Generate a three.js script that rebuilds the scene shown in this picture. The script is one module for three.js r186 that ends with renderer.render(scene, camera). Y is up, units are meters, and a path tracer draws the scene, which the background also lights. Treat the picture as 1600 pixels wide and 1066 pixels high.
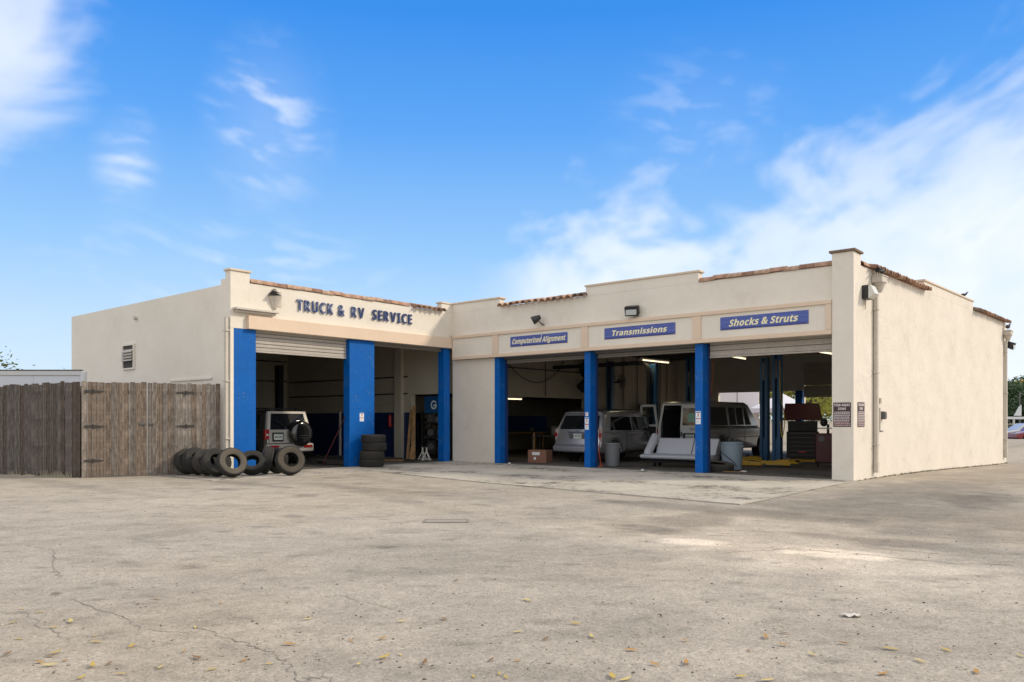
import * as THREE from 'three';
import { RoundedBoxGeometry } from 'three/addons/geometries/RoundedBoxGeometry.js';
import { mergeGeometries, toCreasedNormals } from 'three/addons/utils/BufferGeometryUtils.js';
import { TextGeometry } from 'three/addons/geometries/TextGeometry.js';
import { FontLoader } from 'three/addons/loaders/FontLoader.js';
import { RectAreaLightUniformsLib } from 'three/addons/lights/RectAreaLightUniformsLib.js';
import { Brush, Evaluator, SUBTRACTION } from 'three-bvh-csg';
import { createNoise2D } from 'simplex-noise';

// ------------------------------------------------------------------ camera, sky, sun, exposure
// World: x runs along the main facade (0 at the inner corner of the L), z out of it, y up, metres.
const scene = new THREE.Scene();
const F = 1230, CAM = new THREE.Vector3(19.35, 1.45, 19.45);
const RIGHT = new THREE.Vector3(0.760374, 0, -0.649486), FWD = new THREE.Vector3(-0.649486, 0, -0.760374);
const camera = new THREE.PerspectiveCamera(2 * Math.atan(533 / F) * 180 / Math.PI, 1600 / 1066, 0.1, 3000);
camera.position.copy(CAM);
camera.lookAt(CAM.clone().add(FWD));
camera.setViewOffset(1600, 1066, 0, -123, 1600, 1066);
const renderer = new THREE.WebGLRenderer({ antialias: true });
renderer.setSize(1024, 682);
renderer.toneMapping = THREE.LinearToneMapping;
renderer.toneMappingExposure = 1.28;
renderer.shadowMap.enabled = true;
RectAreaLightUniformsLib.init();

function rng(seed) { let s = seed | 0; return () => { s = (s + 0x6d2b79f5) | 0; let t = Math.imul(s ^ (s >>> 15), 1 | s); t = (t + Math.imul(t ^ (t >>> 7), 61 | t)) ^ t; return ((t ^ (t >>> 14)) >>> 0) / 4294967296; }; }
const n2a = createNoise2D(rng(11)), n2b = createNoise2D(rng(23));
const fbm = (x, y, o = 5, n = n2a) => { let s = 0, a = 0.5; for (let i = 0; i < o; i++) { s += a * n(x, y); x = x * 2.03 + 7.1; y = y * 2.03 - 3.7; a *= 0.5; } return s; };
const sstep = (a, b, x) => { const t = Math.min(1, Math.max(0, (x - a) / (b - a))); return t * t * (3 - 2 * t); };
const lerp = (a, b, t) => a + (b - a) * t;

const SUN = new THREE.Vector3(0.70, 0.60, -0.55).normalize();
{
  // blue air that pales towards the horizon, with thin high cloud
  const W = 3072, H = 1536, data = new Float32Array(W * H * 4);
  const stops = [[0, [0.74, 0.86, 0.98]], [0.10, [0.56, 0.76, 0.97]], [0.2, [0.32, 0.59, 0.95]], [0.34, [0.12, 0.385, 0.90]], [0.46, [0.045, 0.275, 0.82]], [0.75, [0.035, 0.215, 0.68]], [1, [0.03, 0.18, 0.6]]];
  const fx = FWD.x, fz = FWD.z, rx = RIGHT.x, rz = RIGHT.z;
  for (let row = 0; row < H; row++) {
    const up = ((row + 0.5) / H - 0.5) * Math.PI, y = Math.sin(up), cu = Math.cos(up);
    let c = stops[0][1];
    for (let k = 1; k < stops.length; k++) if (y >= stops[k - 1][0]) { const t = Math.min(1, (y - stops[k - 1][0]) / (stops[k][0] - stops[k - 1][0])); c = [0, 1, 2].map((i) => lerp(stops[k - 1][1][i], stops[k][1][i], t)); }
    for (let col = 0; col < W; col++) {
      const az = ((col + 0.5) / W - 0.5) * 2 * Math.PI, x = Math.cos(az) * cu, z = Math.sin(az) * cu, o = (row * W + col) * 4;
      let a = 0, veil = 0;
      if (y > 0.0) {
        // heading from the view direction (radians, to the right) and elevation; long shallow streaks
        const hd = Math.atan2(x * rx + z * rz, x * fx + z * fz), el = up, wx = fbm(hd * 2 + 5, el * 3, 2, n2b) * 0.06, wy = fbm(hd * 2 - 9, el * 3 + 4, 2, n2b) * 0.04;
        const u = hd + wx, v = el + wy, w = v - 0.42 * u * sstep(-0.05, 0.4, hd);
        const fine = fbm(u * 6, w * 17, 6), soft = fbm(u * 2.2 + 3, w * 4.2, 4, n2b), puff = fbm(u * 9 + 2, v * 13 - u * 2, 6), streak = fbm(u * 9 - 4, v * 34 + u * 3, 5);
        const front = sstep(1.15, 0.70, Math.abs(hd)) * sstep(0.95, 0.62, el);
        // the bank on the right, its upper edge climbing; it goes on round to the side of the sun
        const edge = 0.222 + 0.235 * Math.max(0, hd - 0.10) + 0.035 * Math.sin(hd * 21 - 1.2) * sstep(0.5, 0.1, hd);
        const bank = sstep(0.06, -0.10, el - edge + puff * 0.085 + fine * 0.03 + soft * 0.04) * sstep(-0.07, 0.05, hd + soft * 0.05 + puff * 0.04);
        let f = bank * (0.75 + 0.26 * soft + 0.16 * puff);
        // the cloud at the left
        const dl = Math.hypot((hd + 0.71) / 0.215, (el - 0.405) / 0.165); f = Math.max(f, sstep(1.12, 0.70, dl + puff * 0.16 + streak * 0.05) * (0.64 + 0.2 * soft + 0.14 * puff));
        // faint streaks between them
        const blob = (h0, e0, a0, b0) => sstep(1.35, 0.0, Math.hypot((hd - h0) / a0, (el - e0) / b0)), wisp = sstep(-0.15, 0.6, streak * 0.8 + 0.6 * puff);
        f = Math.max(f, blob(-0.30, 0.345, 0.07, 0.09) * (0.12 + 0.48 * wisp), blob(-0.455, 0.285, 0.035, 0.055) * (0.10 + 0.45 * wisp), blob(0.23, 0.36, 0.11, 0.07) * (0.05 + 0.2 * wisp), blob(-0.34, 0.18, 0.2, 0.06) * (0.03 + 0.3 * wisp));
        // elsewhere thin high cloud covers most of the sky and softens the sun
        const g = 0.70 + 0.28 * soft + 0.12 * fine;
        a = Math.min(1, Math.max(0, lerp(g, f, front))) * sstep(0, 0.04, y); veil = 1 - front;
      }
      const cl = [lerp(0.80, 1.10, veil), lerp(0.84, 1.045, veil), lerp(0.90, 0.95, veil)];
      for (let i = 0; i < 3; i++) data[o + i] = y < 0 ? 0.28 : lerp(c[i] * 0.82, cl[i] * 0.96, a);
      data[o + 3] = 1;
    }
  }
  const t = new THREE.DataTexture(data, W, H, THREE.RGBAFormat, THREE.FloatType);
  t.mapping = THREE.EquirectangularReflectionMapping; t.magFilter = THREE.LinearFilter; t.needsUpdate = true;
  scene.background = t; scene.environment = t;
}
const sun = new THREE.DirectionalLight(0xfff0da, 2.0);
sun.position.copy(SUN).multiplyScalar(60); sun.target.position.set(2, 0, 0);
sun.castShadow = true; sun.shadow.radius = 13; sun.shadow.mapSize.set(2048, 2048);
Object.assign(sun.shadow.camera, { left: -45, right: 45, top: 45, bottom: -45, near: 1, far: 160 });
scene.add(sun, sun.target);

// ------------------------------------------------------------------ helpers
const taken = new Map();
function numbered(name) { const n = taken.get(name) ?? 0; taken.set(name, n + 1); return n ? name + '_' + String(n).padStart(3, '0') : name; }
function tag(o, label, category, group, kind) { o.userData.label = label; if (category) o.userData.category = category; if (group) o.userData.group = group; if (kind) o.userData.kind = kind; return o; }
function thing(name, label, category, pos = [0, 0, 0], turn = 0, group) { const o = new THREE.Group(); o.name = numbered(name); o.position.set(...pos); o.rotation.y = turn; scene.add(o); return tag(o, label, category, group); }
function part(name, geo, mat, parent) {
  const m = new THREE.Mesh(Array.isArray(geo) ? merge(geo) : geo, mat); m.name = parent ? name : numbered(name); m.castShadow = m.receiveShadow = true; (parent ?? scene).add(m); return m;
}
function structure(name, geo, mat) { const m = part(name, geo, mat); m.userData.kind = 'structure'; return m; }
function copyOf(o, pos, turn, label) { const c = o.clone(); c.name = numbered(o.name.replace(/_\d{3}$/, '')); c.userData = { ...o.userData }; if (label) c.userData.label = label; if (pos) c.position.set(...pos); if (turn !== undefined) c.rotation.y = turn; scene.add(c); return c; }
function merge(list) {
  const g = list.map((q) => { const p = q.index ? q.toNonIndexed() : q; for (const k of Object.keys(p.attributes)) if (!['position', 'normal', 'uv'].includes(k)) p.deleteAttribute(k); return p; });
  return g.length === 1 ? g[0] : mergeGeometries(g);
}
function uvBox(geo, s = 1) {           // uv in metres from the dominant axis of the normal
  const g = geo.index ? geo.toNonIndexed() : geo, p = g.attributes.position, n = g.attributes.normal, uv = new Float32Array(p.count * 2);
  for (let i = 0; i < p.count; i++) {
    const ax = Math.abs(n.getX(i)), ay = Math.abs(n.getY(i)), az = Math.abs(n.getZ(i)), x = p.getX(i), y = p.getY(i), z = p.getZ(i);
    const [u, v] = ay > ax && ay > az ? [x, z] : ax > az ? [z, y] : [x, y];
    uv[2 * i] = u * s; uv[2 * i + 1] = v * s;
  }
  g.setAttribute('uv', new THREE.BufferAttribute(uv, 2)); return g;
}
function box(x0, x1, y0, y1, z0, z1, r = 0) {
  const w = x1 - x0, h = y1 - y0, d = z1 - z0;
  const g = r > 0 ? new RoundedBoxGeometry(w, h, d, 2, Math.min(r, w / 2.1, h / 2.1, d / 2.1)) : new THREE.BoxGeometry(w, h, d);
  g.translate((x0 + x1) / 2, (y0 + y1) / 2, (z0 + z1) / 2); return uvBox(g);
}
function cyl(r0, r1, h, x, y, z, seg = 20) { return new THREE.CylinderGeometry(r1, r0, h, seg).translate(x, y + h / 2, z); }
function rod(a, b, r, seg = 10) {
  const A = new THREE.Vector3(...a), B = new THREE.Vector3(...b), d = B.clone().sub(A), g = new THREE.CylinderGeometry(r, r, d.length(), seg);
  g.applyQuaternion(new THREE.Quaternion().setFromUnitVectors(new THREE.Vector3(0, 1, 0), d.clone().normalize())); return g.translate((A.x + B.x) / 2, (A.y + B.y) / 2, (A.z + B.z) / 2);
}
function bar(a, b, w, h) {            // rectangular bar from a to b
  const A = new THREE.Vector3(...a), B = new THREE.Vector3(...b), d = B.clone().sub(A), g = new THREE.BoxGeometry(w, h, d.length());
  const m = new THREE.Matrix4().lookAt(B, A, Math.abs(d.y) > 0.99 * d.length() ? new THREE.Vector3(1, 0, 0) : new THREE.Vector3(0, 1, 0)); g.applyMatrix4(m); return uvBox(g.translate((A.x + B.x) / 2, (A.y + B.y) / 2, (A.z + B.z) / 2));
}
function tube(pts, r, seg = 24, rs = 8) { return new THREE.TubeGeometry(new THREE.CatmullRomCurve3(pts.map((p) => new THREE.Vector3(...p))), seg, r, rs); }
function sweep(pts, radii, rs = 12) {   // a closed tube whose radius varies along it
  const c = new THREE.CatmullRomCurve3(pts.map((p) => new THREE.Vector3(...p))), N = pts.length * 4, g = new THREE.TubeGeometry(c, N, 1, rs), P = g.attributes.position;
  for (let i = 0; i <= N; i++) { const q = c.getPointAt(i / N), t = (i / N) * (radii.length - 1), k = Math.min(radii.length - 2, Math.floor(t)), r = lerp(radii[k], radii[k + 1], t - k); for (let j = 0; j <= rs; j++) { const a = i * (rs + 1) + j; P.setXYZ(a, q.x + (P.getX(a) - q.x) * r, q.y + (P.getY(a) - q.y) * r, q.z + (P.getZ(a) - q.z) * r); } }
  g.computeVertexNormals(); return g;
}
const frameOf = (ox, oz, dx, dz) => { const l = Math.hypot(dx, dz), u = [dx / l, dz / l]; return new THREE.Matrix4().set(u[0], 0, -u[1], ox, 0, 1, 0, 0, u[1], 0, u[0], oz, 0, 0, 0, 1); };
// local frames of the faces: x along the wall, y up, z out of the wall
const FL = frameOf(0, 8.36, 0, -1);                       // facade of the left wing (plane x = 0), from its outer corner
const FR = frameOf(13.42, 0, 0.71, -16.06), FRL = 16.08;  // right side wall
const at = (g, m) => g.applyMatrix4(m);
// a pixel of the photograph gives a direction; the depth is that of the ground or thing it touches
const onRay = (px, t) => [CAM.x + t * (FWD.x + (px - 800) / F * RIGHT.x), CAM.z + t * (FWD.z + (px - 800) / F * RIGHT.z)];
const onGround = (px, py) => onRay(px, 1.45 * F / (py - 656));

// ------------------------------------------------------------------ procedural textures
function tileNoise(S, cells, seed) {
  const r = rng(seed), g = Float32Array.from({ length: cells * cells }, () => r()), out = new Float32Array(S * S);
  for (let y = 0; y < S; y++) for (let x = 0; x < S; x++) {
    const fx = x / S * cells, fy = y / S * cells, ix = fx | 0, iy = fy | 0, tx = fx - ix, ty = fy - iy, sx = tx * tx * (3 - 2 * tx), sy = ty * ty * (3 - 2 * ty), jx = (ix + 1) % cells, jy = (iy + 1) % cells;
    out[y * S + x] = lerp(lerp(g[iy * cells + ix], g[iy * cells + jx], sx), lerp(g[jy * cells + ix], g[jy * cells + jx], sx), sy);
  }
  return out;
}
function layers(S, list, seed) { const out = new Float32Array(S * S); list.forEach(([c, a], k) => { const t = tileNoise(S, c, seed + k * 17); for (let i = 0; i < S * S; i++) out[i] += (t[i] - 0.5) * 2 * a; }); return out; }
function texture(S, fn, srgb, metres) {
  const d = new Uint8Array(S * S * 4);
  for (let i = 0; i < S * S; i++) { const c = fn(i, i % S, (i / S) | 0); for (let k = 0; k < 3; k++) d[4 * i + k] = Math.max(0, Math.min(255, Math.round((Array.isArray(c) ? c[k] : c) * 255))); d[4 * i + 3] = 255; }
  const t = new THREE.DataTexture(d, S, S); t.wrapS = t.wrapT = THREE.RepeatWrapping; t.magFilter = THREE.LinearFilter; t.repeat.set(1 / metres, 1 / metres); t.colorSpace = srgb ? THREE.SRGBColorSpace : THREE.NoColorSpace; t.needsUpdate = true; return t;
}
function canvasTex(w, h, draw) { const c = document.createElement('canvas'); c.width = w; c.height = h; const x = c.getContext('2d'); draw(x, w, h); const t = new THREE.CanvasTexture(c); t.colorSpace = THREE.SRGBColorSpace; return t; }
const std = (c, roughness = 0.8, o = {}) => new THREE.MeshStandardMaterial({ color: Array.isArray(c) ? new THREE.Color().setRGB(...c) : c, roughness, side: THREE.DoubleSide, ...o });
const phys = (c, roughness = 0.5, o = {}) => new THREE.MeshPhysicalMaterial({ color: Array.isArray(c) ? new THREE.Color().setRGB(...c) : c, roughness, side: THREE.DoubleSide, ...o });

const stuccoN = layers(1024, [[6, 0.22], [24, 0.25], [90, 0.3], [256, 0.4], [512, 0.35]], 5);
const stuccoC = layers(1024, [[5, 0.35], [14, 0.3], [40, 0.22], [160, 0.12]], 71);
const wallTex = (k, q, m) => texture(1024, (i) => { const s = stuccoC[i], d = s < -0.36 ? k * (-0.36 - s) / 0.3 : 0; return [0.965 + s * q - d, 0.962 + s * q * 1.04 - d, 0.957 + s * q * 1.25 - d * 1.1]; }, true, m);
const wallMap = wallTex(0.025, 0.03, 5.9), wallMapWorn = wallTex(0.045, 0.04, 4.7);
const wallBump = texture(1024, (i) => 0.5 + stuccoN[i] * 0.35, false, 3.1);
const roughPlaster = texture(1024, (i) => { const s = stuccoC[i] * 0.8 + stuccoN[i] * 0.4; return 0.4 + 0.4 * sstep(0.22, 0.32, s) + stuccoN[i] * 0.10 - 0.3 * sstep(0.38, 0.46, -s); }, false, 4.3);
const M = {};
M.cream = std([0.83, 0.77, 0.67], 0.92, { map: wallMap, bumpMap: wallBump, bumpScale: 0.006 });
M.creamRough = std([0.82, 0.755, 0.66], 0.95, { map: wallMapWorn, bumpMap: roughPlaster, bumpScale: 0.010 });
M.peach = std([0.79, 0.625, 0.475], 0.9, { map: wallMap, bumpMap: wallBump, bumpScale: 0.004 });
M.cap = std([0.74, 0.61, 0.48], 0.9, { map: wallMap, bumpMap: wallBump, bumpScale: 0.005 });
M.concretePier = std([0.76, 0.70, 0.605], 0.93, { map: wallMap, bumpMap: roughPlaster, bumpScale: 0.008 });
const scuffN = layers(512, [[4, 0.2], [16, 0.25], [64, 0.3], [200, 0.25]], 301);
const scuff = texture(512, (i) => { const s = scuffN[i]; return s > 0.42 ? [1, 1, 1] : [0.93 + s * 0.07, 0.93 + s * 0.07, 0.94 + s * 0.06]; }, true, 1.4);
const chipN = tileNoise(512, 170, 991), chipB = tileNoise(512, 9, 993), blueLin = (k) => [0.0 * k, 0.385 * k, 0.725 * k];
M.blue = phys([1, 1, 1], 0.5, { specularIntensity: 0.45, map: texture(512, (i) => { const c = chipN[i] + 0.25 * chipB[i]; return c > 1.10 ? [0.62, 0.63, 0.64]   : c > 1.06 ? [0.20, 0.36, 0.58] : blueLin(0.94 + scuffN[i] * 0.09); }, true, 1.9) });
M.blueDark = std([0.012, 0.035, 0.13], 0.6, { map: scuff });
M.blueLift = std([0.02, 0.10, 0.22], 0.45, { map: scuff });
M.dullLift = std([0.03, 0.035, 0.05], 0.5, { map: scuff });
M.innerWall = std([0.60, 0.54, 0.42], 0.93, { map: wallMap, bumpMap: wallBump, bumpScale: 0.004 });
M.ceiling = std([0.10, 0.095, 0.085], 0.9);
M.steel = std([0.14, 0.135, 0.13], 0.5, { metalness: 0.5 });
M.grime = std([0.05, 0.045, 0.04], 0.8);
M.black = std([0.018, 0.018, 0.02], 0.45);
M.matteBlack = std([0.02, 0.02, 0.02], 0.85);
M.white = std([0.72, 0.72, 0.71], 0.5);
M.offWhite = std([0.62, 0.59, 0.52], 0.6);
M.pipe = std([0.66, 0.60, 0.50], 0.6, { map: scuff });
M.slat = std([0.52, 0.47, 0.40], 0.55, { map: scuff });
M.slatDark = std([0.20, 0.18, 0.15], 0.6);
M.yellow = std([0.62, 0.36, 0.02], 0.5, { map: scuff });
M.red = std([0.45, 0.02, 0.02], 0.4);
M.darkRed = std([0.09, 0.010, 0.012], 0.4);
M.glass = phys([0.012, 0.014, 0.016], 0.04, { ior: 1.75 });
M.clear = phys([0.9, 0.95, 0.93], 0.05, { transmission: 1, thickness: 0 });
M.chrome = std([0.6, 0.6, 0.6], 0.2, { metalness: 1 });
const woodN = layers(512, [[5, 0.35], [12, 0.35], [30, 0.2], [90, 0.15]], 611), streakT = tileNoise(512, 128, 77), streakT2 = tileNoise(512, 32, 79);
function woodTex(seed, lo, hi) {
  return texture(512, (i, x, y) => { const gx = (x + ((seed * 131) | 0)) % 512, s = streakT[((y >> 5) & 511) * 512 + gx] * 0.55 + streakT2[((y >> 4) & 511) * 512 + gx] * 0.45 + woodN[i] * 0.35, k = Math.max(0, Math.min(1, s)); return [0, 1, 2].map((c) => lerp(lo[c], hi[c], k)); }, true, 0.7);
}
const woodBump = texture(512, (i, x, y) => streakT[((y >> 5) & 511) * 512 + x] * 0.7 + streakT2[((y >> 4) & 511) * 512 + x] * 0.3, false, 0.7);
M.boards = [[[0.33, 0.30, 0.275], [0.64, 0.59, 0.54]], [[0.30, 0.265, 0.235], [0.61, 0.545, 0.485]], [[0.37, 0.345, 0.32], [0.69, 0.645, 0.60]], [[0.30, 0.28, 0.26], [0.59, 0.555, 0.52]]].map(([lo, hi], k) => std([1.0, 0.99, 0.97], 0.95, { map: woodTex(k + 1, lo, hi), bumpMap: woodBump, bumpScale: 0.006 }));
M.boardsDark = M.boards.map((m, k) => { const q = m.clone(); q.color.setRGB(...[[0.60, 0.59, 0.58], [0.52, 0.50, 0.49], [0.46, 0.46, 0.46], [0.72, 0.69, 0.66]][k]); return q; });
M.plank = std([0.85, 0.68, 0.46], 0.85, { map: woodTex(9, [0.5, 0.42, 0.33], [0.8, 0.7, 0.56]), bumpMap: woodBump, bumpScale: 0.003 });
const tileC = layers(256, [[4, 0.4], [16, 0.35], [64, 0.25]], 900);
M.clay = [[0.54, 0.34, 0.24], [0.37, 0.22, 0.155], [0.62, 0.44, 0.32], [0.28, 0.20, 0.15]].map((c, k) => std(c, 0.9, { map: texture(256, (i) => { const s = tileC[(i * 1 + k * 7919) % 65536]; return [0.88 + s * 0.2, 0.86 + s * 0.22, 0.84 + s * 0.26]; }, true, 0.6) }));
const rubN = layers(256, [[8, 0.3], [40, 0.3], [128, 0.3]], 1201);
const rubberMap = texture(256, (i) => { const s = rubN[i]; return [0.82 + s * 0.3, 0.81 + s * 0.29, 0.79 + s * 0.28]; }, true, 0.5);
M.rubber = [[0.032, 0.031, 0.029], [0.044, 0.042, 0.038], [0.022, 0.022, 0.022], [0.062, 0.056, 0.048]].map((c) => std(c, 0.9, { map: rubberMap }));
M.sidewallDust = [[0.115, 0.098, 0.078], [0.048, 0.046, 0.042], [0.155, 0.138, 0.115]].map((c) => std(c, 0.95, { map: rubberMap }));

// ------------------------------------------------------------------ ground
const groundFine = (() => {
  const S = 1024, N = layers(S, [[10, 0.10], [32, 0.12], [100, 0.2], [256, 0.28]], 2001), r = rng(77), sp = Float32Array.from({ length: S * S }, () => r());
  // small stones: blurred specks, light and dark
  const st = new Float32Array(S * S);
  for (let k = 0; k < 34000; k++) { const x = (r() * S) | 0, y = (r() * S) | 0, R = 0.8 + r() * 2.0, v = (r() - 0.55) * (0.5 + r() * 0.7); for (let dy = -3; dy <= 3; dy++) for (let dx = -3; dx <= 3; dx++) { const q = Math.hypot(dx, dy); if (q < R) st[((y + dy + S) % S) * S + (x + dx + S) % S] = v; } }
  return { map: texture(S, (i) => { const s = N[i] * 0.18 + st[i] * 0.27 + (sp[i] - 0.5) * 0.12; return [0.80 + s, 0.80 + s * 1.0, 0.80 + s * 1.02]; }, true, 3.3), bump: texture(S, (i) => 0.5 + st[i] * 0.4 + N[i] * 0.25 + (sp[i] - 0.5) * 0.15, false, 3.3) };
})();
const groundY = (x, z) => -0.25 * sstep(0, 17, -z) * sstep(12.5, 14.5, x) - 0.05 * sstep(17, 70, -z) - 0.05 * sstep(0, -8, x) * sstep(9, 13, z);
function patch(x, z, cx, cz, rx, rz, seed, edge = 0.35) { const d = Math.hypot((x - cx) / rx, (z - cz) / rz); return sstep(1 + edge, 1 - edge, d + 0.55 * fbm(x * 0.9 + seed, z * 0.9 - seed, 5)); }
{
  const axis = (lo, hi, d, far) => { const a = []; for (let v = lo; v <= hi + 1e-6; v += d) a.push(v); let s = d; let v = lo; const L = []; while (v > -far) { s *= 1.35; v -= s; L.unshift(v); } s = d; v = a[a.length - 1]; const Rr = []; while (v < far) { s *= 1.35; v += s; Rr.push(v); } return [...L, ...a, ...Rr]; };
  const xs = axis(-6, 24, 0.11, 1500), zs = axis(-3, 20, 0.11, 1500), nx = xs.length, nz = zs.length, pos = new Float32Array(nx * nz * 3), col = new Float32Array(nx * nz * 3), uv = new Float32Array(nx * nz * 2), idx = [];
  const base = [0.615, 0.540, 0.430];
  for (let j = 0; j < nz; j++) for (let i = 0; i < nx; i++) {
    const x = xs[i], z = zs[j], o = j * nx + i;
    pos[3 * o] = x; pos[3 * o + 1] = groundY(x, z); pos[3 * o + 2] = z; uv[2 * o] = x; uv[2 * o + 1] = z;
    const near = Math.abs(x - 5) < 60 && Math.abs(z - 5) < 60;
    let c = [...base];
    const mul = (k, t = [1, 1, 1]) => { for (let q = 0; q < 3; q++) c[q] *= 1 + (k - 1) * t[q]; };
    if (near) {
      // worn drive lanes run diagonally across the lot
      const a = x * 0.80 - z * 0.60, b = x * 0.60 + z * 0.80;
      mul(1 + 0.12 * fbm(a * 0.25, b * 0.4, 4) + 0.14 * fbm(x * 0.16 + 4, z * 0.16, 4, n2b) + 0.11 * fbm(x * 1.3, z * 1.3, 5) + 0.08 * fbm(x * 4, z * 4, 3, n2b));
      const tan = sstep(-0.1, 0.5, fbm(x * 0.12 - 3, z * 0.14 + 9, 3)); c[0] *= 1 + 0.03 * tan; c[2] *= 1 - 0.04 * tan;
      mul(1 - 0.26 * sstep(0.36, 0.52, fbm(a * 1.7 + 30, b * 2.3, 5))); mul(1 - 0.34 * sstep(0.50, 0.60, fbm(x * 2.6 + 11, z * 2.6, 5, n2b)));                                  // oil drips and drag marks
      mul(1 - 0.14 * sstep(0.22, 0.5, fbm(a * 0.35 + 3, b * 0.8 + 20, 5, n2b)));
      mul(1 - 0.26 * patch(x, z, 13.7, 7.7, 2.4, 0.5, 1.7));                                           // damp soil along the slab edge
      mul(1 - 0.18 * patch(x, z, 15.4, 6.2, 1.6, 1.6, 5.1, 0.6)); mul(1 - 0.2 * patch(x, z, 17.2, 8.4, 1.2, 0.4, 8.8)); mul(1 - 0.24 * patch(x, z, 15.2, 2.0, 1.3, 3.0, 2.2));
      mul(1 - 0.34 * patch(x, z, 14.0, 9.2, 0.55, 1.1, 3.9, 0.25)); mul(1 - 0.26 * patch(x, z, 13.9, 10.4, 0.8, 0.3, 33.9, 0.25)); mul(1 - 0.30 * patch(x, z, 16.9, 9.5, 1.3, 0.28, 13.1, 0.25)); mul(1 - 0.20 * patch(x, z, 16.2, 5.0, 2.6, 3.0, 63.1, 0.5)); mul(1 - 0.30 * patch(x, z, 16.6, 3.2, 0.5, 1.6, 73.1, 0.2)); for (const q of [0, 1.55]) mul(1 - 0.10 * patch(x, z + q - (x - 7) * 0.35, 7.5, 9.4, 6.5, 0.22, 80 + q, 0.4));
      mul(1 - 0.13 * patch(x, z, 16.5, -6, 2.5, 7, 9.3));
      mul(1 + 0.26 * patch(x, z, 15.6, 10.9, 2.8, 1.0, 12.2, 0.6)); mul(1 + 0.16 * patch(x, z, 14.6, 8.9, 1.6, 0.9, 31.2, 0.5)); mul(1 + 0.14 * patch(x, z, 17.0, 11.6, 1.6, 1.2, 14.2, 0.6));
      mul(1 + 0.55 * patch(x, z, 14.93, 10.94, 0.46, 0.30, 2.9, 0.15)); mul(1 + 0.45 * patch(x, z, 16.5, 10.72, 0.50, 0.28, 6.9, 0.15));   // old cement patches
      mul(1 - 0.26 * patch(x, z, 15.85, 11.75, 0.28, 0.15, 4.4)); mul(1 - 0.22 * patch(x, z, 9.5, 14.8, 0.22, 0.5, 7.4));
      mul(1 - 0.25 * patch(x, z, 2.6, 9.8, 2.4, 0.28, 21.4)); mul(1 - 0.22 * patch(x, z, 6.0, 8.9, 2.5, 0.30, 16.4)); mul(1 - 0.2 * patch(x, z, 0.3, 12.6, 3.5, 0.35, 40.2));
      for (const [cx, cz, rr, q] of [[5.2, 8.1, 0.16, 1], [7.9, 8.6, 0.22, 2], [8.4, 7.3, 0.12, 3], [3.1, 7.4, 0.2, 4], [10.2, 9.6, 0.14, 5], [6.6, 10.6, 0.18, 6], [11.6, 7.6, 0.2, 7], [4.2, 10.9, 0.25, 8], [9.2, 12.6, 0.13, 9], [12.4, 13.6, 0.12, 10], [11.9, 15.6, 0.09, 11]]) mul(1 - 0.32 * patch(x, z, cx, cz, rr * 1.8, rr, q * 7.7, 0.4));
      mul(1 + 0.10 * patch(x, z, 6.5, 13.0, 4.5, 3.2, 18.8, 0.7));
    } else mul(0.8);
    col.set(c, 3 * o);
    if (i < nx - 1 && j < nz - 1) { const q = o + nx; idx.push(o, q, o + 1, o + 1, q, q + 1); }
  }
  const g = new THREE.BufferGeometry(); g.setAttribute('position', new THREE.BufferAttribute(pos, 3)); g.setAttribute('color', new THREE.BufferAttribute(col, 3)); g.setAttribute('uv', new THREE.BufferAttribute(uv, 2)); g.setIndex(idx); g.computeVertexNormals();
  tag(structure('asphalt_ground', g, new THREE.MeshStandardMaterial({ vertexColors: true, roughness: 0.95, map: groundFine.map, bumpMap: groundFine.bump, bumpScale: 0.009 })), 'worn pale asphalt lot with stains and stones', 'ground');
}
// concrete slabs in front of the doors
const concN = layers(1024, [[4, 0.35], [12, 0.3], [50, 0.25], [200, 0.2], [420, 0.2]], 3001);
const concMap = texture(1024, (i) => { const s = concN[i]; const d = s < -0.27 ? (-0.27 - s) * 0.8 : 0; return [0.86 + s * 0.10 - d, 0.855 + s * 0.105 - d, 0.845 + s * 0.115 - d]; }, true, 5.3);
const concBump = texture(1024, (i) => 0.5 + concN[i] * 0.3, false, 2.3);
M.apron = std([0.63, 0.58, 0.49], 0.93, { map: concMap, bumpMap: concBump, bumpScale: 0.004 });
M.apronPale = std([0.62, 0.56, 0.475], 0.93, { map: concMap, bumpMap: concBump, bumpScale: 0.004 });
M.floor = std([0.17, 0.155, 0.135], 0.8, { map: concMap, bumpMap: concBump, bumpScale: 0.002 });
function slab(pts, y0, y1) { const s = new THREE.Shape(pts.map(([x, z]) => new THREE.Vector2(x, -z))); return uvBox(new THREE.ExtrudeGeometry(s, { depth: y1 - y0, bevelEnabled: false }).rotateX(-Math.PI / 2).translate(0, y0, 0)); }
tag(structure('concrete_apron', slab([[0.004, 0.004], [13.44, 0.004], [13.46, 0.6], [13.59, 6.73], [10.9, 6.47], [7.2, 6.12], [4.4, 5.6], [2.5, 5.22], [0.004, 4.9]], -0.2, 0.014), M.apron), 'grey concrete apron in front of the service doors', 'apron');
tag(structure('concrete_pad', slab([[0.004, 4.92], [2.45, 5.24], [2.2, 8.2], [1.9, 9.9], [-0.4, 9.7], [0.004, 8.5]], -0.2, 0.011), M.apronPale), 'pale concrete pad under the old tyres', 'pad');
tag(structure('shop_floor', [slab([[-10.5, -16], [14.0, -16], [13.38, 0.0], [-10.5, 0.0]], -0.2, 0.010), slab([[-10.5, 0.002], [0.0, 0.002], [0.0, 8.2], [-10.5, 8.2]], -0.2, 0.010)], M.floor), 'dark oil stained workshop floor', 'floor');
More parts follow.
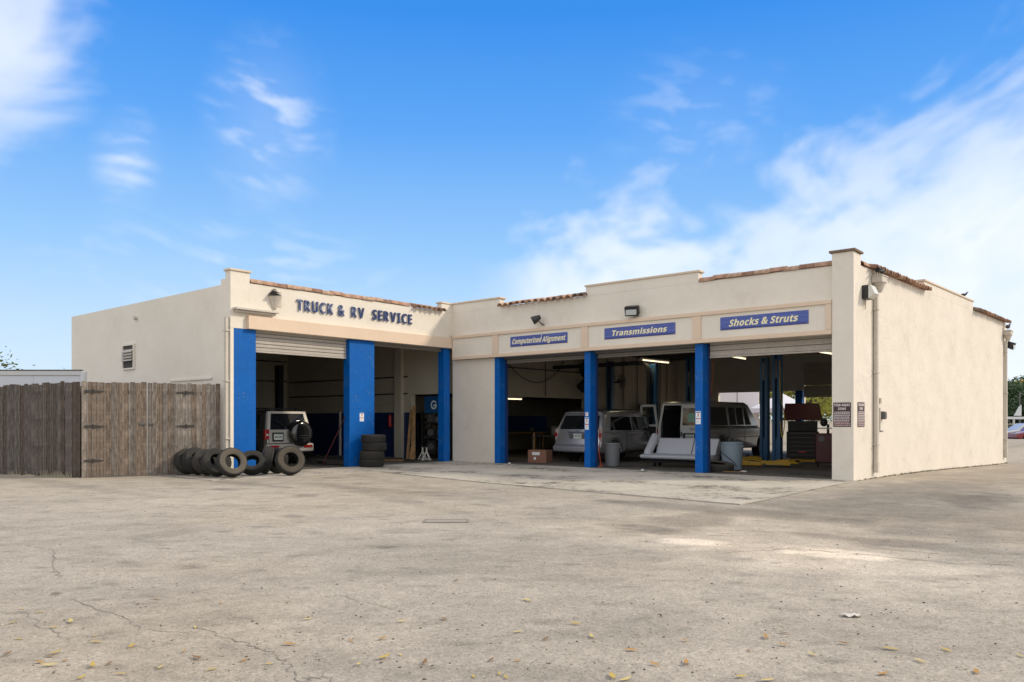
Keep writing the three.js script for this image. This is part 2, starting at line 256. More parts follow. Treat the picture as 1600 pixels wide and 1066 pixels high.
{ // cracks in the lot: narrow dirt-filled lines
  const r = rng(404), list = [];
  const crack = (pts, w) => { const P = []; for (let k = 0; k < pts.length - 1; k++) for (let s = 0; s < 8; s++) { const t = s / 8; P.push([lerp(pts[k][0], pts[k + 1][0], t) + (r() - 0.5) * 0.06, lerp(pts[k][1], pts[k + 1][1], t) + (r() - 0.5) * 0.06]); } P.push(pts[pts.length - 1]);
    const v = [], ix = []; P.forEach((p, k) => { const a = P[Math.max(0, k - 1)], b = P[Math.min(P.length - 1, k + 1)], l = Math.hypot(b[0] - a[0], b[1] - a[1]) || 1, q = w * 0.62 * (0.4 + r()) * (k === 0 || k === P.length - 1 ? 0.1 : 1), nx = -(b[1] - a[1]) / l * q, nz = (b[0] - a[0]) / l * q; v.push(p[0] + nx, 0.004, p[1] + nz, p[0] - nx, 0.004, p[1] - nz); if (k) ix.push(2 * k - 2, 2 * k - 1, 2 * k, 2 * k, 2 * k - 1, 2 * k + 1); });
    const g = new THREE.BufferGeometry(); g.setAttribute('position', new THREE.Float32BufferAttribute(v, 3)); g.setIndex(ix); g.computeVertexNormals(); list.push(uvBox(g)); };
  const gp = (...l) => l.map(([x, y]) => onGround(x, y));
  crack(gp([300, 978], [345, 995], [385, 1006], [420, 1018], [445, 1034], [462, 1060], [490, 1068]), 0.006); crack(gp([462, 1060], [510, 1058], [540, 1075]), 0.005);
  crack(gp([105, 935], [180, 962], [225, 985], [300, 990]), 0.005); crack(gp([35, 955], [60, 978], [110, 1000]), 0.004); crack(gp([20, 850], [80, 858], [85, 890], [95, 905]), 0.006);
  crack(gp([530, 930], [600, 950], [640, 958]), 0.004); crack(gp([700, 812], [800, 824], [900, 830]), 0.007); crack(gp([140, 760], [260, 768], [370, 764]), 0.008); crack(gp([470, 790], [560, 796], [600, 792]), 0.008);
  crack(gp([1120, 865], [1230, 858], [1340, 866], [1480, 880], [1590, 884]), 0.009); crack(gp([1330, 852], [1420, 862], [1560, 872]), 0.008);
  // gap where the slab meets the asphalt
  crack([[13.62, 6.76], [10.9, 6.51], [7.2, 6.16], [4.4, 5.64], [2.5, 5.27]], 0.026); crack([[13.63, 6.7], [13.52, 2.8], [13.47, 0.4]], 0.03); crack([[13.50, 0.15], [13.75, -5], [13.97, -9]].map(([x, z]) => [x, z]), 0.01);
  tag(structure('ground_cracks', list, std([0.24, 0.21, 0.175], 1)), 'dirt filled cracks running through the asphalt', 'cracks');
}

// ------------------------------------------------------------------ the service building
const bld = thing('service_building', 'cream stuccoed L-shaped repair shop with blue door posts and clay tile parapets', 'building');
const B = (name, geo, mat) => part(name, geo, mat, bld);
const rb = rng(55);
// --- outer walls
B('side_wall', box(-10.69, -0.5, -0.3, 5.1, 8.14, 8.36), M.cream);
B('parapet_step', box(-0.5, -0.265, -0.3, 5.25, 8.14, 8.36), M.cream);
B('corner_pier', box(-0.262, -0.0, 3.912, 5.44, 7.79, 8.362), M.cream);
B('corner_pier_foot', box(-0.262, -0.0, -0.3, 3.908, 8.27, 8.362), M.cream);
B('pier_cap', box(-0.30, 0.04, 5.443, 5.50, 7.75, 8.40, 0.012), M.cap);
B('back_wall', box(-10.69, -10.49, -0.3, 5.1, -16.2, 8.13), M.cream);
B('rear_wall', [box(-10.48, 2.2, -0.3, 5.1, -16.2, -16.0), box(2.204, 5.996, 2.75, 5.1, -16.2, -16.0), box(6.0, 6.35, -0.3, 5.1, -16.2, -16.0), box(6.354, 9.996, 3.1, 5.1, -16.2, -16.0), box(10.0, 14.0, -0.3, 5.1, -16.2, -16.0)], M.cream);
// left wing front, above the doors
B('front_wall', at(box(0.572, 8.60, 3.914, 5.16, -0.24, 0), FL), M.cream);
B('band', at(box(0.46, 8.22, 3.91, 4.27, 0.003, 0.13, 0.012), FL), M.peach);
B('gutter_ledge', [at(box(0.06, 1.36, 4.40, 4.46, 0.003, 0.20, 0.01), FL), at(box(0.10, 1.30, 4.34, 4.397, 0.003, 0.13, 0.01), FL)], M.pipe);
// left wing door posts (blue)
B('door_post', at(box(0.095, 0.76, 0.012, 3.908, -0.30, -0.004, 0.012), FL), M.blue);
B('door_post', at(box(3.94, 4.91, 0.012, 3.908, -0.30, -0.004, 0.012), FL), M.blue);
B('door_post', at(box(7.97, 8.25, 0.012, 3.908, -0.30, -0.004, 0.012), FL), M.blue);
// main facade
B('blank_wall', box(0.006, 1.965, -0.1, 3.508, -0.26, -0.02), M.concretePier);
B('front_wall', box(0.001, 12.915, 4.36, 5.16, -0.24, -0.005), M.cream);
B('raised_parapet', box(0.001, 2.2, 5.163, 5.44, -0.24, -0.006), M.cream);
B('raised_parapet', box(5.66, 9.36, 5.163, 5.44, -0.24, -0.006), M.cream);
B('parapet_cap', box(-0.03, 2.25, 5.443, 5.50, -0.28, 0.03, 0.012), M.cap);
B('parapet_cap', box(5.62, 9.41, 5.443, 5.50, -0.28, 0.03, 0.012), M.cap);
B('parapet_return', at(box(7.85, 8.60, 5.163, 5.44, -0.22, -0.002), FL), M.cream);
B('parapet_cap', at(box(7.81, 8.31, 5.442, 5.498, -0.25, 0.03, 0.012), FL), M.cap);
B('fascia_panel', box(0.14, 12.912, 3.52, 4.357, -0.22, 0.10), M.cream);
B('fascia_end', box(0.132, 0.137, 3.512, 4.30, -0.02, 0.128), M.peach);
B('fascia_trim', box(0.14, 12.912, 4.235, 4.335, 0.103, 0.145, 0.01), M.peach);
B('fascia_trim', box(0.14, 12.912, 3.505, 3.615, 0.103, 0.145, 0.01), M.peach);
for (const [a, b] of [[1.99, 2.24], [5.58, 5.82], [9.25, 9.5], [12.78, 12.905]]) B('fascia_trim', box(a, b, 3.619, 4.231, 0.103, 0.138, 0.006), M.peach);
B('door_post', box(1.97, 2.19, 0.012, 3.50, -0.44, -0.006, 0.01), M.blue);
B('door_post', box(5.60, 5.815, 0.012, 3.50, -0.44, -0.006, 0.01), M.blue);
B('door_post', box(9.26, 9.49, 0.012, 3.50, -0.44, -0.006, 0.01), M.blue);
for (const x of [2.19, 5.815, 9.49]) B('door_track', box(x + 0.003, x + 0.05, 0.012, 3.5, -0.36, -0.28), M.blueDark);
B('end_pier', box(12.918, 13.42, -0.05, 5.44, -0.45, 0.10, 0.012), M.cream);
B('pier_cap', box(12.86, 13.47, 5.443, 5.50, -0.50, 0.15, 0.012), M.clay[3]);
// right side wall
B('right_wall', at(box(0.0, FRL, -0.6, 5.16, -0.22, -0.002), FR), M.creamRough);
B('raised_parapet', at(box(5.5, 11.0, 5.163, 5.44, -0.22, -0.003), FR), M.creamRough);
B('parapet_cap', at(box(5.46, 11.05, 5.443, 5.50, -0.26, 0.03, 0.012), FR), M.cap);
// roof and inner structure
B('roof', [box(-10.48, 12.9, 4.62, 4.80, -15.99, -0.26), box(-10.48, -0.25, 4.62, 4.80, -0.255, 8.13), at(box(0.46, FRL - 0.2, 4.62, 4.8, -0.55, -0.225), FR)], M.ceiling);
for (let z = -15; z < -0.6; z += 1.6) B('joist', box(0.2, 13.1, 4.34, 4.615, z, z + 0.12), M.ceiling);
for (let z = 0.6; z < 8; z += 1.5) B('joist', box(-10.4, -0.35, 4.34, 4.615, z, z + 0.12), M.ceiling);
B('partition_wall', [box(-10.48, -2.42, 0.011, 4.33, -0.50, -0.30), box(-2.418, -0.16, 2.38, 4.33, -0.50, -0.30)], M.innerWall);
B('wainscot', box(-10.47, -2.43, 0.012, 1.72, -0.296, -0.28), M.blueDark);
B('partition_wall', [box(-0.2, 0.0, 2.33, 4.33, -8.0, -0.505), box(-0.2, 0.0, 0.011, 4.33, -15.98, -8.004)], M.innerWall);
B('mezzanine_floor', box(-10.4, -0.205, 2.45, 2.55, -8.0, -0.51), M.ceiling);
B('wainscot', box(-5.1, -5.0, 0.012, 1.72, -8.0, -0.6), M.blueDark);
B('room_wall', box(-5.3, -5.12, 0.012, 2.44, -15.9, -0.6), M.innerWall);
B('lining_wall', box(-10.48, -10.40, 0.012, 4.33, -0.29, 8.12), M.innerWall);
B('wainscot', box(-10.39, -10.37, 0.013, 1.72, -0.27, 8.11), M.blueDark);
for (const z of [-11.1, -13.2, -15.0]) B('pilaster', box(0.003, 0.10, 0.012, 4.33, z - 0.16, z + 0.16), M.innerWall);
for (const z of [-5.2, -9.6, -12.1, -14.2]) B('conduit', rod([0.05, z < -8 ? 0.9 : 2.4, z], [0.05, 4.3, z], 0.022), M.steel);
B('conduit', rod([0.05, 3.42, -0.6], [0.05, 3.42, -9.0], 0.022), M.steel);
B('conduit', rod([-10.2, 3.05, -0.26], [-2.6, 3.05, -0.26], 0.025), M.grime); B('conduit', rod([-10.2, 2.42, -0.26], [-2.6, 2.42, -0.26], 0.025), M.grime); B('conduit', rod([-10.34, 3.1, -0.2], [-10.34, 3.1, 8.0], 0.025), M.grime); B('conduit', rod([-10.34, 3.95, -0.2], [-10.34, 3.95, 8.0], 0.025), M.grime);
B('conduit', rod([-10.2, 2.05, -0.26], [-2.6, 2.05, -0.26], 0.012), M.innerWall);
B('column', box(-3.12, -2.80, 0.012, 4.33, -0.277, -0.12), M.innerWall);
B('drain_pipe', rod([-3.2, 0.02, -0.2], [-3.2, 4.3, -0.2], 0.055), M.pipe);
// rolled door curtains
function rollDoor(m, u0, u1, y0, y1, mat, slatH, n0) {
  const d = B('roller_door', at(box(u0, u1, y0 - 0.05, y0 - 0.003, n0 - 0.02, n0 + 0.035, 0.008), m), mat);
  for (let y = y0; y < y1 - 0.01; y += slatH) part('slat', at(box(u0, u1, y, Math.min(y + slatH - 0.012, y1), n0 - 0.012 - rb() * 0.003, n0 + 0.022 - rb() * 0.004, 0.012), m), mat, d);
  part('backing', at(box(u0, u1, y0, y1, n0 - 0.03, n0 - 0.015), m), M.slatDark, d);
}
rollDoor(FL, 0.77, 3.93, 3.36, 4.0, M.slat, 0.098, -0.17);
rollDoor(FL, 4.92, 7.96, 3.84, 4.0, M.slatDark, 0.08, -0.17);
const FM = new THREE.Matrix4();
rollDoor(FM, 9.545, 12.91, 3.17, 3.72, M.slat, 0.15, -0.33);
B('lintel_soffit', [box(2.195, 5.595, 3.44, 3.518, -0.43, -0.225), box(5.82, 9.255, 3.44, 3.518, -0.43, -0.225)], M.steel);
rollDoor(FM, 2.24, 5.59, 3.36, 3.44, M.slatDark, 0.08, -0.34);
rollDoor(FM, 5.87, 9.25, 3.36, 3.44, M.slatDark, 0.08, -0.34);
// rear sectional door, half raised
{ const d = B('sectional_door', box(6.36, 9.99, 2.45, 2.48, -15.97, -15.93), M.slatDark); for (let k = 0; k < 3; k++) part('panel', box(6.36, 9.99, 2.485 + k * 0.5, 2.97 + k * 0.5, -15.97, -15.93, 0.01), M.innerWall, d); }
B('rear_post', box(6.02, 6.33, 0.012, 2.75, -15.995, -15.8), M.blue);
// clay barrel tiles
function barrel(r, L) { const s = new THREE.Shape(); s.absarc(0, 0, r, 0, Math.PI, false); s.absarc(0, 0, r - 0.018, Math.PI, 0, true); return uvBox(new THREE.ExtrudeGeometry(s, { depth: L, bevelEnabled: false, curveSegments: 9 }).translate(0, 0, -L / 2)); }
const tileX = barrel(0.105, 0.44), tileL = barrel(0.115, 0.44);
function tileAcross(m, u, n = -0.05) { const t = new THREE.Mesh(tileX, M.clay[(rb() * 4) | 0]); t.name = 'roof_tile'; t.castShadow = t.receiveShadow = true; bld.add(t); t.applyMatrix4(m.clone().multiply(new THREE.Matrix4().makeTranslation(u, 5.185 + rb() * 0.012, n + 0.03 * rb()).multiply(new THREE.Matrix4().makeRotationFromEuler(new THREE.Euler(0.22 + (rb() - 0.5) * 0.08, (rb() - 0.5) * 0.1, (rb() - 0.5) * 0.12))))); }
function tileAlong(m, u, k) { const t = new THREE.Mesh(tileL, M.clay[(rb() * 3) | 0]); t.name = 'roof_tile'; t.castShadow = t.receiveShadow = true; bld.add(t); t.applyMatrix4(m.clone().multiply(new THREE.Matrix4().makeTranslation(u, 5.175 + 0.008 * (k % 2) + rb() * 0.02, -0.09 + rb() * 0.02).multiply(new THREE.Matrix4().makeRotationFromEuler(new THREE.Euler(0, Math.PI / 2 + (rb() - 0.5) * 0.05, 0.05 + rb() * 0.03, 'YXZ'))))); }
for (let u = 2.36; u < 5.62; u += 0.25) tileAcross(FM, u);
for (let u = 9.62, k = 0; u < 12.8; u += 0.385, k++) tileAlong(FM, u, k);
for (let u = 0.80, k = 0; u < 6.5; u += 0.385, k++) tileAlong(FL, u, k);
for (let u = 6.62; u < 7.82; u += 0.235) tileAcross(FL, u);
tileAlong(FR, 0.72, 0);
for (let u = 1.0; u < 5.45; u += 0.247) tileAcross(FR, u);
for (let u = 11.14; u < 15.95; u += 0.247) tileAcross(FR, u);
B('coping', [box(2.26, 5.61, 5.163, 5.18, -0.235, -0.012), box(9.42, 12.91, 5.163, 5.175, -0.235, -0.012), at(box(0.58, 7.80, 5.163, 5.175, -0.235, -0.008), FL), at(box(0.5, 5.45, 5.163, 5.175, -0.21, -0.008), FR), at(box(11.06, FRL, 5.163, 5.175, -0.21, -0.008), FR)], M.cap);
// louvred window and wall strip on the side wall
{ const w = B('louvre_window', box(-6.44, -5.7, 3.08, 3.80, 8.362, 8.385), M.grime); part('frame', [box(-6.48, -6.43, 3.04, 3.84, 8.363, 8.42), box(-5.71, -5.66, 3.04, 3.84, 8.363, 8.42), box(-6.43, -5.71, 3.04, 3.085, 8.363, 8.42), box(-6.43, -5.71, 3.795, 3.84, 8.363, 8.42)], M.cream, w);
  for (let k = 0; k < 4; k++) part('slat', box(-6.42, -5.72, 0, 0.012, 0, 0.13).rotateX(0.9).translate(0, 3.40 + k * 0.09, 8.31 + 0.075), M.slat, w); }
B('wall_strip', box(-3.3, -0.95, 2.56, 2.63, 8.362, 8.40, 0.008), M.cream);
B('pipe_stub', new THREE.CylinderGeometry(0.06, 0.06, 0.12, 14).rotateX(Math.PI / 2).translate(-5.55, 4.62, 8.40), M.pipe);

{ // weeds and grit in the joint at the foot of the right wall
  const r = rng(93), bl = []; for (let k = 0; k < 420; k++) { const u = r() ** 0.8 * 16, n = 0.01 + r() * 0.07, h = 0.02 + 0.06 * r() * r(), p = new THREE.Vector3(u, 0, n).applyMatrix4(FR); bl.push(new THREE.ConeGeometry(0.01 + r() * 0.012, h, 4).translate(0, h / 2, 0).rotateZ((r() - 0.5) * 1.4).rotateX((r() - 0.5) * 1.2).translate(p.x, groundY(p.x, p.z), p.z)); }
  tag(part('wall_foot_weeds', bl, std([0.11, 0.10, 0.05], 1)), 'low weeds and grit along the foot of the right wall', 'weeds', null, 'stuff');
}
// ------------------------------------------------------------------ fixtures on the walls
function downspout(label, m, u, top, bottom, withHead, elbow) {
  const t = thing('downspout', label, 'downspout', [0, 0, 0], 0, 'downspouts on the walls');
  const w = 0.055;
  part('pipe', at(box(u - w, u + w, bottom + 0.05, top, 0.02, 0.11, 0.012), m), M.pipe, t);
  part('shoe', at(elbow ? box(-w, w, 0, 0.16, 0, 0.09, 0.01).rotateX(-0.55).translate(u, bottom - 0.06, 0.03) : box(u - w - 0.006, u + w + 0.006, bottom, bottom + 0.28, 0.016, 0.118, 0.01), m), M.pipe, t);
  for (const y of [lerp(bottom, top, 0.15), lerp(bottom, top, 0.55), lerp(bottom, top, 0.9)]) part('strap', at(box(u - w - 0.03, u + w + 0.03, y, y + 0.035, 0.004, 0.122, 0.004), m), M.pipe, t);
  if (withHead) {
    const g = new THREE.CylinderGeometry(0.20, 0.085, 0.24, 4, 1).rotateY(Math.PI / 4).scale(1, 1, 0.8).translate(u, top + 0.10, 0.13);
    part('leader_head', [at(uvBox(g.toNonIndexed()), m), at(box(u - 0.19, u + 0.19, top + 0.215, top + 0.36, 0.004, 0.26, 0.01), m)], M.pipe, t);
    part('rim', at(box(u - 0.205, u + 0.205, top + 0.362, top + 0.39, 0.003, 0.275, 0.006), m), M.pipe, t);
  }
  return t;
}
downspout('cream downspout with leader head carrying two dark pigeons beside the end pier', FR, 1.28, 4.62, 0.14, true);
downspout('cream downspout at the rear corner of the long right wall', FR, 15.65, 4.46, 0.0, true);
downspout('cream downspout without leader head beside the blue post near the wooden fence', frameOf(-0.262, 8.36, 1, 0), 0.16, 4.2, 0.35, false, true);
{ // scupper head over the ledge on the left wing, with its louvred top
  const t = thing('scupper_head', 'cream half-cone scupper head with slatted dark top above the gutter ledge', 'scupper');
  const g = new THREE.CylinderGeometry(0.2, 0.06, 0.34, 18, 1, false, 0, Math.PI).translate(0, 4.72, 0); part('cone', at(g.translate(1.33, 0, 0).rotateY(0).applyMatrix4(new THREE.Matrix4()), FL.clone().multiply(new THREE.Matrix4().makeTranslation(1.33, 0, 0.01)).multiply(new THREE.Matrix4().makeRotationY(-Math.PI / 2)).multiply(new THREE.Matrix4().makeTranslation(-1.33, 0, 0))), M.pipe, t);
  part('back_plate', at(box(1.27, 1.55, 4.62, 5.05, 0.003, 0.02, 0.008), FL), M.pipe, t);
  [[0.2, 4.90], [0.17, 4.945], [0.13, 4.99], [0.08, 5.035], [0.05, 5.08]].forEach(([w, y]) => part('slat', at(box(1.31 - w, 1.33 + w * 0.5, y, y + 0.016, 0.02, 0.02 + w * 0.9, 0.004), FL), M.grime, t));
}
// birds
const birdGeo = merge([sweep([[0, 0.13, -0.19], [0, 0.14, -0.12], [0, 0.145, -0.03], [0, 0.17, 0.05], [0, 0.23, 0.10], [0, 0.27, 0.125], [0, 0.265, 0.165], [0, 0.258, 0.185]], [0.012, 0.04, 0.075, 0.072, 0.04, 0.034, 0.018, 0.003], 12), rod([0.025, 0, 0.02], [0.025, 0.09, 0], 0.006, 6), rod([-0.025, 0, 0.02], [-0.025, 0.09, 0], 0.006, 6), box(-0.03, 0.03, 0.12, 0.128, -0.27, -0.13)]);
const birdM = std([0.03, 0.03, 0.035], 0.6);
function bird(label, m, u, y, n, turn, s = 1) { const b = part('pigeon', birdGeo.clone().scale(s, s, s), birdM); tag(b, label, 'pigeon', 'pigeons resting on the parapets'); b.applyMatrix4(m.clone().multiply(new THREE.Matrix4().makeTranslation(u, y, n)).multiply(new THREE.Matrix4().makeRotationY(turn))); }
bird('dark pigeon standing tall on the near leader head', FR, 1.19, 5.012, 0.12, 2.2, 0.95);
bird('dark pigeon stooping on the outer edge of the near leader head', FR, 1.40, 5.012, 0.17, 1.6, 0.82);
bird('dark pigeon on the leader head at the far corner', FR, 15.68, 4.852, 0.14, 1.3);
bird('small pigeon on the raised cap of the long right wall', FR, 10.3, 5.50, -0.1, 0.4, 0.75);
// floodlights
function flood(label, m, u, y, tilt, turn) {
  const t = thing('floodlight', label, 'floodlight', [0, 0, 0], 0, 'floodlights on the facades'); const mm = m.clone().multiply(new THREE.Matrix4().makeTranslation(u, y, 0));
  const hd = mm.clone().multiply(new THREE.Matrix4().makeTranslation(0, 0, 0.17)).multiply(new THREE.Matrix4().makeRotationFromEuler(new THREE.Euler(tilt, turn, 0, 'YXZ')));
  const s = new THREE.Shape([[-0.13, -0.09], [0.06, -0.14], [0.11, 0.1], [-0.08, 0.13]].map((p) => new THREE.Vector2(...p)));
  part('housing', at(toCreasedNormals(new THREE.ExtrudeGeometry(s, { depth: 0.36, bevelEnabled: true, bevelSize: 0.012, bevelThickness: 0.012, bevelSegments: 2 }).translate(0, 0, -0.18).rotateY(-Math.PI / 2), 0.6), hd), M.black, t);
  part('lens', at(box(-0.155, 0.155, -0.105, 0.10, 0, 0.012, 0.004).rotateX(-0.2).translate(0, -0.02, 0.105), hd), std([0.42, 0.44, 0.42], 0.25), t);
  part('bracket', at(box(-0.03, 0.03, -0.1, -0.04, 0.002, 0.14, 0.006), mm), M.black, t);
  part('base_plate', at(box(-0.06, 0.06, -0.13, -0.01, 0.001, 0.018, 0.004), mm), M.pipe, t);
  return t;
}
flood('black floodlight with pale lens above the transmissions banner', FM, 7.38, 4.56, 0.15, 0.3);
flood('small dark floodlight at the rear corner of the long right wall', FR, 16.0, 4.3, 0.2, 0.0);
{ // wall pack on the right wall
  const t = thing('wall_pack_light', 'black box wall light with white lens next to the near leader head', 'wall light'), m = FR.clone().multiply(new THREE.Matrix4().makeTranslation(0.62, 4.53, 0));
  part('housing', at(box(-0.17, 0.17, -0.17, 0.16, 0.002, 0.15, 0.015), m), M.black, t);
  const s = new THREE.Shape([[0.15, -0.16], [0.30, -0.06], [0.20, 0.15], [0.15, 0.15]].map((p) => new THREE.Vector2(...p)));
  part('lens', at(uvBox(new THREE.ExtrudeGeometry(s, { depth: 0.32, bevelEnabled: false }).translate(0, 0, -0.16).rotateY(-Math.PI / 2)), m), std([0.66, 0.66, 0.60], 0.3), t);
  part('conduit', at(rod([0.0, -0.4, 0.03], [0.0, -0.17, 0.03], 0.014), m), M.pipe, t);
}
{ // caged lamp head above the alignment banner
  const t = thing('spot_lamp', 'dark ribbed lamp head on an arm above the alignment banner', 'lamp'), m = new THREE.Matrix4().makeTranslation(3.95, 4.50, 0.0);
  part('arm', at(tube([[0.10, -0.06, 0.0], [0.10, -0.05, 0.10], [0.05, 0.02, 0.17], [0, 0.06, 0.2]], 0.018), m), M.grime, t); part('base_plate', at(new THREE.CylinderGeometry(0.05, 0.05, 0.03, 16).rotateX(Math.PI / 2).translate(0.10, -0.06, 0.012), m), M.pipe, t);
  const hm = m.clone().multiply(new THREE.Matrix4().makeTranslation(-0.02, 0.10, 0.24)).multiply(new THREE.Matrix4().makeRotationFromEuler(new THREE.Euler(0.5, -0.9, 0, 'YXZ')));
  part('head', at(new THREE.LatheGeometry([[0.0, -0.16], [0.06, -0.155], [0.08, -0.1], [0.12, 0.04], [0.135, 0.12], [0.12, 0.125], [0.0, 0.08]].map((p) => new THREE.Vector2(...p)), 20).rotateX(Math.PI / 2), hm), M.black, t);
  for (let k = 0; k < 4; k++) part('rib', at(new THREE.TorusGeometry(0.09 + k * 0.013, 0.008, 6, 20).translate(0, 0, -0.08 + k * 0.05), hm), M.steel, t);
  B('conduit', rod([4.05, 4.08, 0.115], [4.05, 4.23, 0.115], 0.012), M.cream);
}
{ // meter box and conduit
  const t = thing('electric_box', 'dark outlet box with conduit stub on the long right wall', 'outlet box');
  part('box', at(box(1.76, 1.93, 1.46, 1.66, 0.001, 0.10, 0.015), FR), std([0.10, 0.105, 0.10], 0.5), t); part('cover', at(box(1.78, 1.91, 1.49, 1.63, 0.101, 0.115, 0.006), FR), M.steel, t);
  part('conduit', at(rod([1.62, 1.18, 0.03], [1.62, 1.75, 0.03], 0.028), FR), M.pipe, t); part('switch', at(box(1.66, 1.74, 1.86, 2.0, 0.001, 0.05, 0.01), FR), M.pipe, t); part('valve', at(rod([1.56, 1.16, 0.06], [1.74, 1.16, 0.06], 0.018), FR), M.steel, t);
}
// ------------------------------------------------------------------ signs
const font = await new FontLoader().loadAsync('fonts/droid/droid_sans_bold.typeface.json');
{
  const t = thing('wall_lettering', 'navy raised letters reading TRUCK & RV SERVICE on the left wing', 'sign'); M.navy = std([0.012, 0.035, 0.14], 0.45); 
  const wornN = layers(256, [[5, 0.4], [14, 0.35], [50, 0.25]], 4410);   // sun-bleached, flaking face
  M.worn = std([1, 1, 1], 0.7, { map: texture(256, (i) => { const k = sstep(0.02, 0.25, wornN[i]); return [lerp(0.13, 0.46, k), lerp(0.22, 0.50, k), lerp(0.42, 0.60, k)]; }, true, 0.45) });
  const words = [['TRUCK', 2.04, 3.30], ['&', 3.49, 3.72], ['RV', 3.98, 4.47], ['SERVICE', 4.80, 6.45]];
  for (const [w, u0, u1] of words) {
    const gs = []; let x = 0;
    for (const ch of w) { const g = new TextGeometry(ch, { font, size: 0.318, depth: 0.035, curveSegments: 5, bevelEnabled: false }); g.computeBoundingBox(); const b = g.boundingBox; g.translate(x - b.min.x, 0, 0); x += b.max.x - b.min.x + 0.075; gs.push(g); }
    x -= 0.075;
    gs.forEach((g, i) => { g.scale((u1 - u0) / x, 1, 1).translate(u0, 4.585, 0.02); part('letter', at(uvBox(g), FL), w === 'TRUCK' || w === '&' || (w === 'RV' && i === 0) ? M.worn : M.navy, t); });
  }
}
function banner(label, text, x0, x1, y0, y1, size) {
  const tex = canvasTex(1024, Math.round(1024 * (y1 - y0) / (x1 - x0)), (c, w, h) => {
    c.fillStyle = '#46569c'; c.fillRect(0, 0, w, h);
    const r = rng(text.length); c.lineWidth = 3; for (let k = 0; k < 26; k++) { c.strokeStyle = `rgba(${125 + r() * 50},${140 + r() * 50},225,${0.12 + r() * 0.22})`; c.beginPath(); const y = r() * h; c.moveTo(-10, y); c.bezierCurveTo(w * 0.3, y + (r() - 0.5) * h, w * 0.6, y + (r() - 0.5) * h, w + 10, y + (r() - 0.5) * h * 0.8); c.stroke(); }
    c.fillStyle = 'rgba(28,30,90,0.45)'; c.fillRect(0, h * 0.86, w, h * 0.14);
    for (let k = 0; k < 7; k++) { c.fillStyle = r() > 0.5 ? 'rgba(25,28,80,0.28)' : 'rgba(160,170,220,0.22)'; const x = r() * w; c.fillRect(x, 0, 2 + r() * 3, h); } for (const x of [10, w / 2, w - 14]) for (const y of [9, h - 11]) { c.fillStyle = '#8d8f96'; c.beginPath(); c.arc(x, y, 4.5, 0, 7); c.fill(); }
    c.font = `bold ${h * size}px sans-serif`; c.textBaseline = 'middle'; c.textAlign = 'center';
    c.save(); c.translate(w / 2, h / 2); c.transform(1, 0, -0.28, 1, 0, 0); const tw = c.measureText(text).width; const k = Math.min(1.35, w * (text.length > 20 ? 0.93 : 0.78) / tw); c.scale(k, 1);
    c.fillStyle = '#191f57'; c.fillText(text, 5, 6); c.fillStyle = '#ece4bd'; c.fillText(text, 0, 0); c.lineWidth = 3; c.strokeStyle = '#ece4bd'; c.strokeText(text, 0, 0); c.restore();
  });
  const mat = std(0xffffff, 0.55, { map: tex });
  const g = new THREE.BoxGeometry(x1 - x0, y1 - y0, 0.008).translate((x0 + x1) / 2, (y0 + y1) / 2, 0.108);
  tag(part('banner_sign', g, [M.offWhite, M.offWhite, M.offWhite, M.offWhite, mat, M.offWhite]), label, 'banner', 'blue banners over the doors');
}
banner('blue banner reading Computerized Alignment', 'Computerized Alignment', 2.76, 5.06, 3.80, 4.13, 0.66);
banner('blue banner reading Transmissions', 'Transmissions', 6.40, 8.73, 3.80, 4.13, 0.66);
banner('blue banner reading Shocks & Struts', 'Shocks & Struts', 10.05, 12.37, 3.80, 4.14, 0.70);
function noticeTex(head, seed) { return canvasTex(256, 340, (c, w, h) => { c.fillStyle = '#3d2a2c'; c.fillRect(0, 0, w, h); c.fillStyle = '#e6dcd8'; c.textAlign = 'center'; c.textBaseline = 'middle'; c.font = 'bold 52px sans-serif'; c.fillText(head[0], w / 2, 36, w - 20); c.font = 'bold 46px sans-serif'; c.fillText(head[1], w / 2, 88, w - 90);
  const r = rng(seed); for (let k = 0; k < 9; k++) { let x = 10 + r() * 8; const y = 128 + k * 23; while (x < w - 20) { const l = 8 + r() * 26; c.fillStyle = k > 5 ? '#d7b9b6' : '#e0d5d2'; c.fillRect(x, y, Math.min(l, w - 12 - x), 14); c.fillStyle = '#3d2a2c'; for (let q = x + 5; q < x + l; q += 7) c.fillRect(q, y + (r() > 0.5 ? 3 : 0), 2, 9); x += l + 6; } } }); }
function notice(label, m, u0, u1, y0, y1, tex) { const s = new THREE.BoxGeometry(u1 - u0, y1 - y0, 0.006).translate((u0 + u1) / 2, (y0 + y1) / 2, 0.006); tag(part('notice_sign', at(s, m), [M.matteBlack, M.matteBlack, M.matteBlack, M.matteBlack, std(0xffffff, 0.5, { map: tex }), M.matteBlack]), label, 'sign', 'towing notices on the end pier'); }
const nt = noticeTex(['TOW-AWAY', 'ZONE'], 3);
notice('brown tow-away zone notice on the front of the end pier', new THREE.Matrix4().makeTranslation(0, 0, 0.098), 12.955, 13.36, 1.28, 1.86, nt);
notice('narrow brown tow-away notice around the corner on the lit side wall', FR, 0.17, 0.62, 1.28, 1.87, nt);
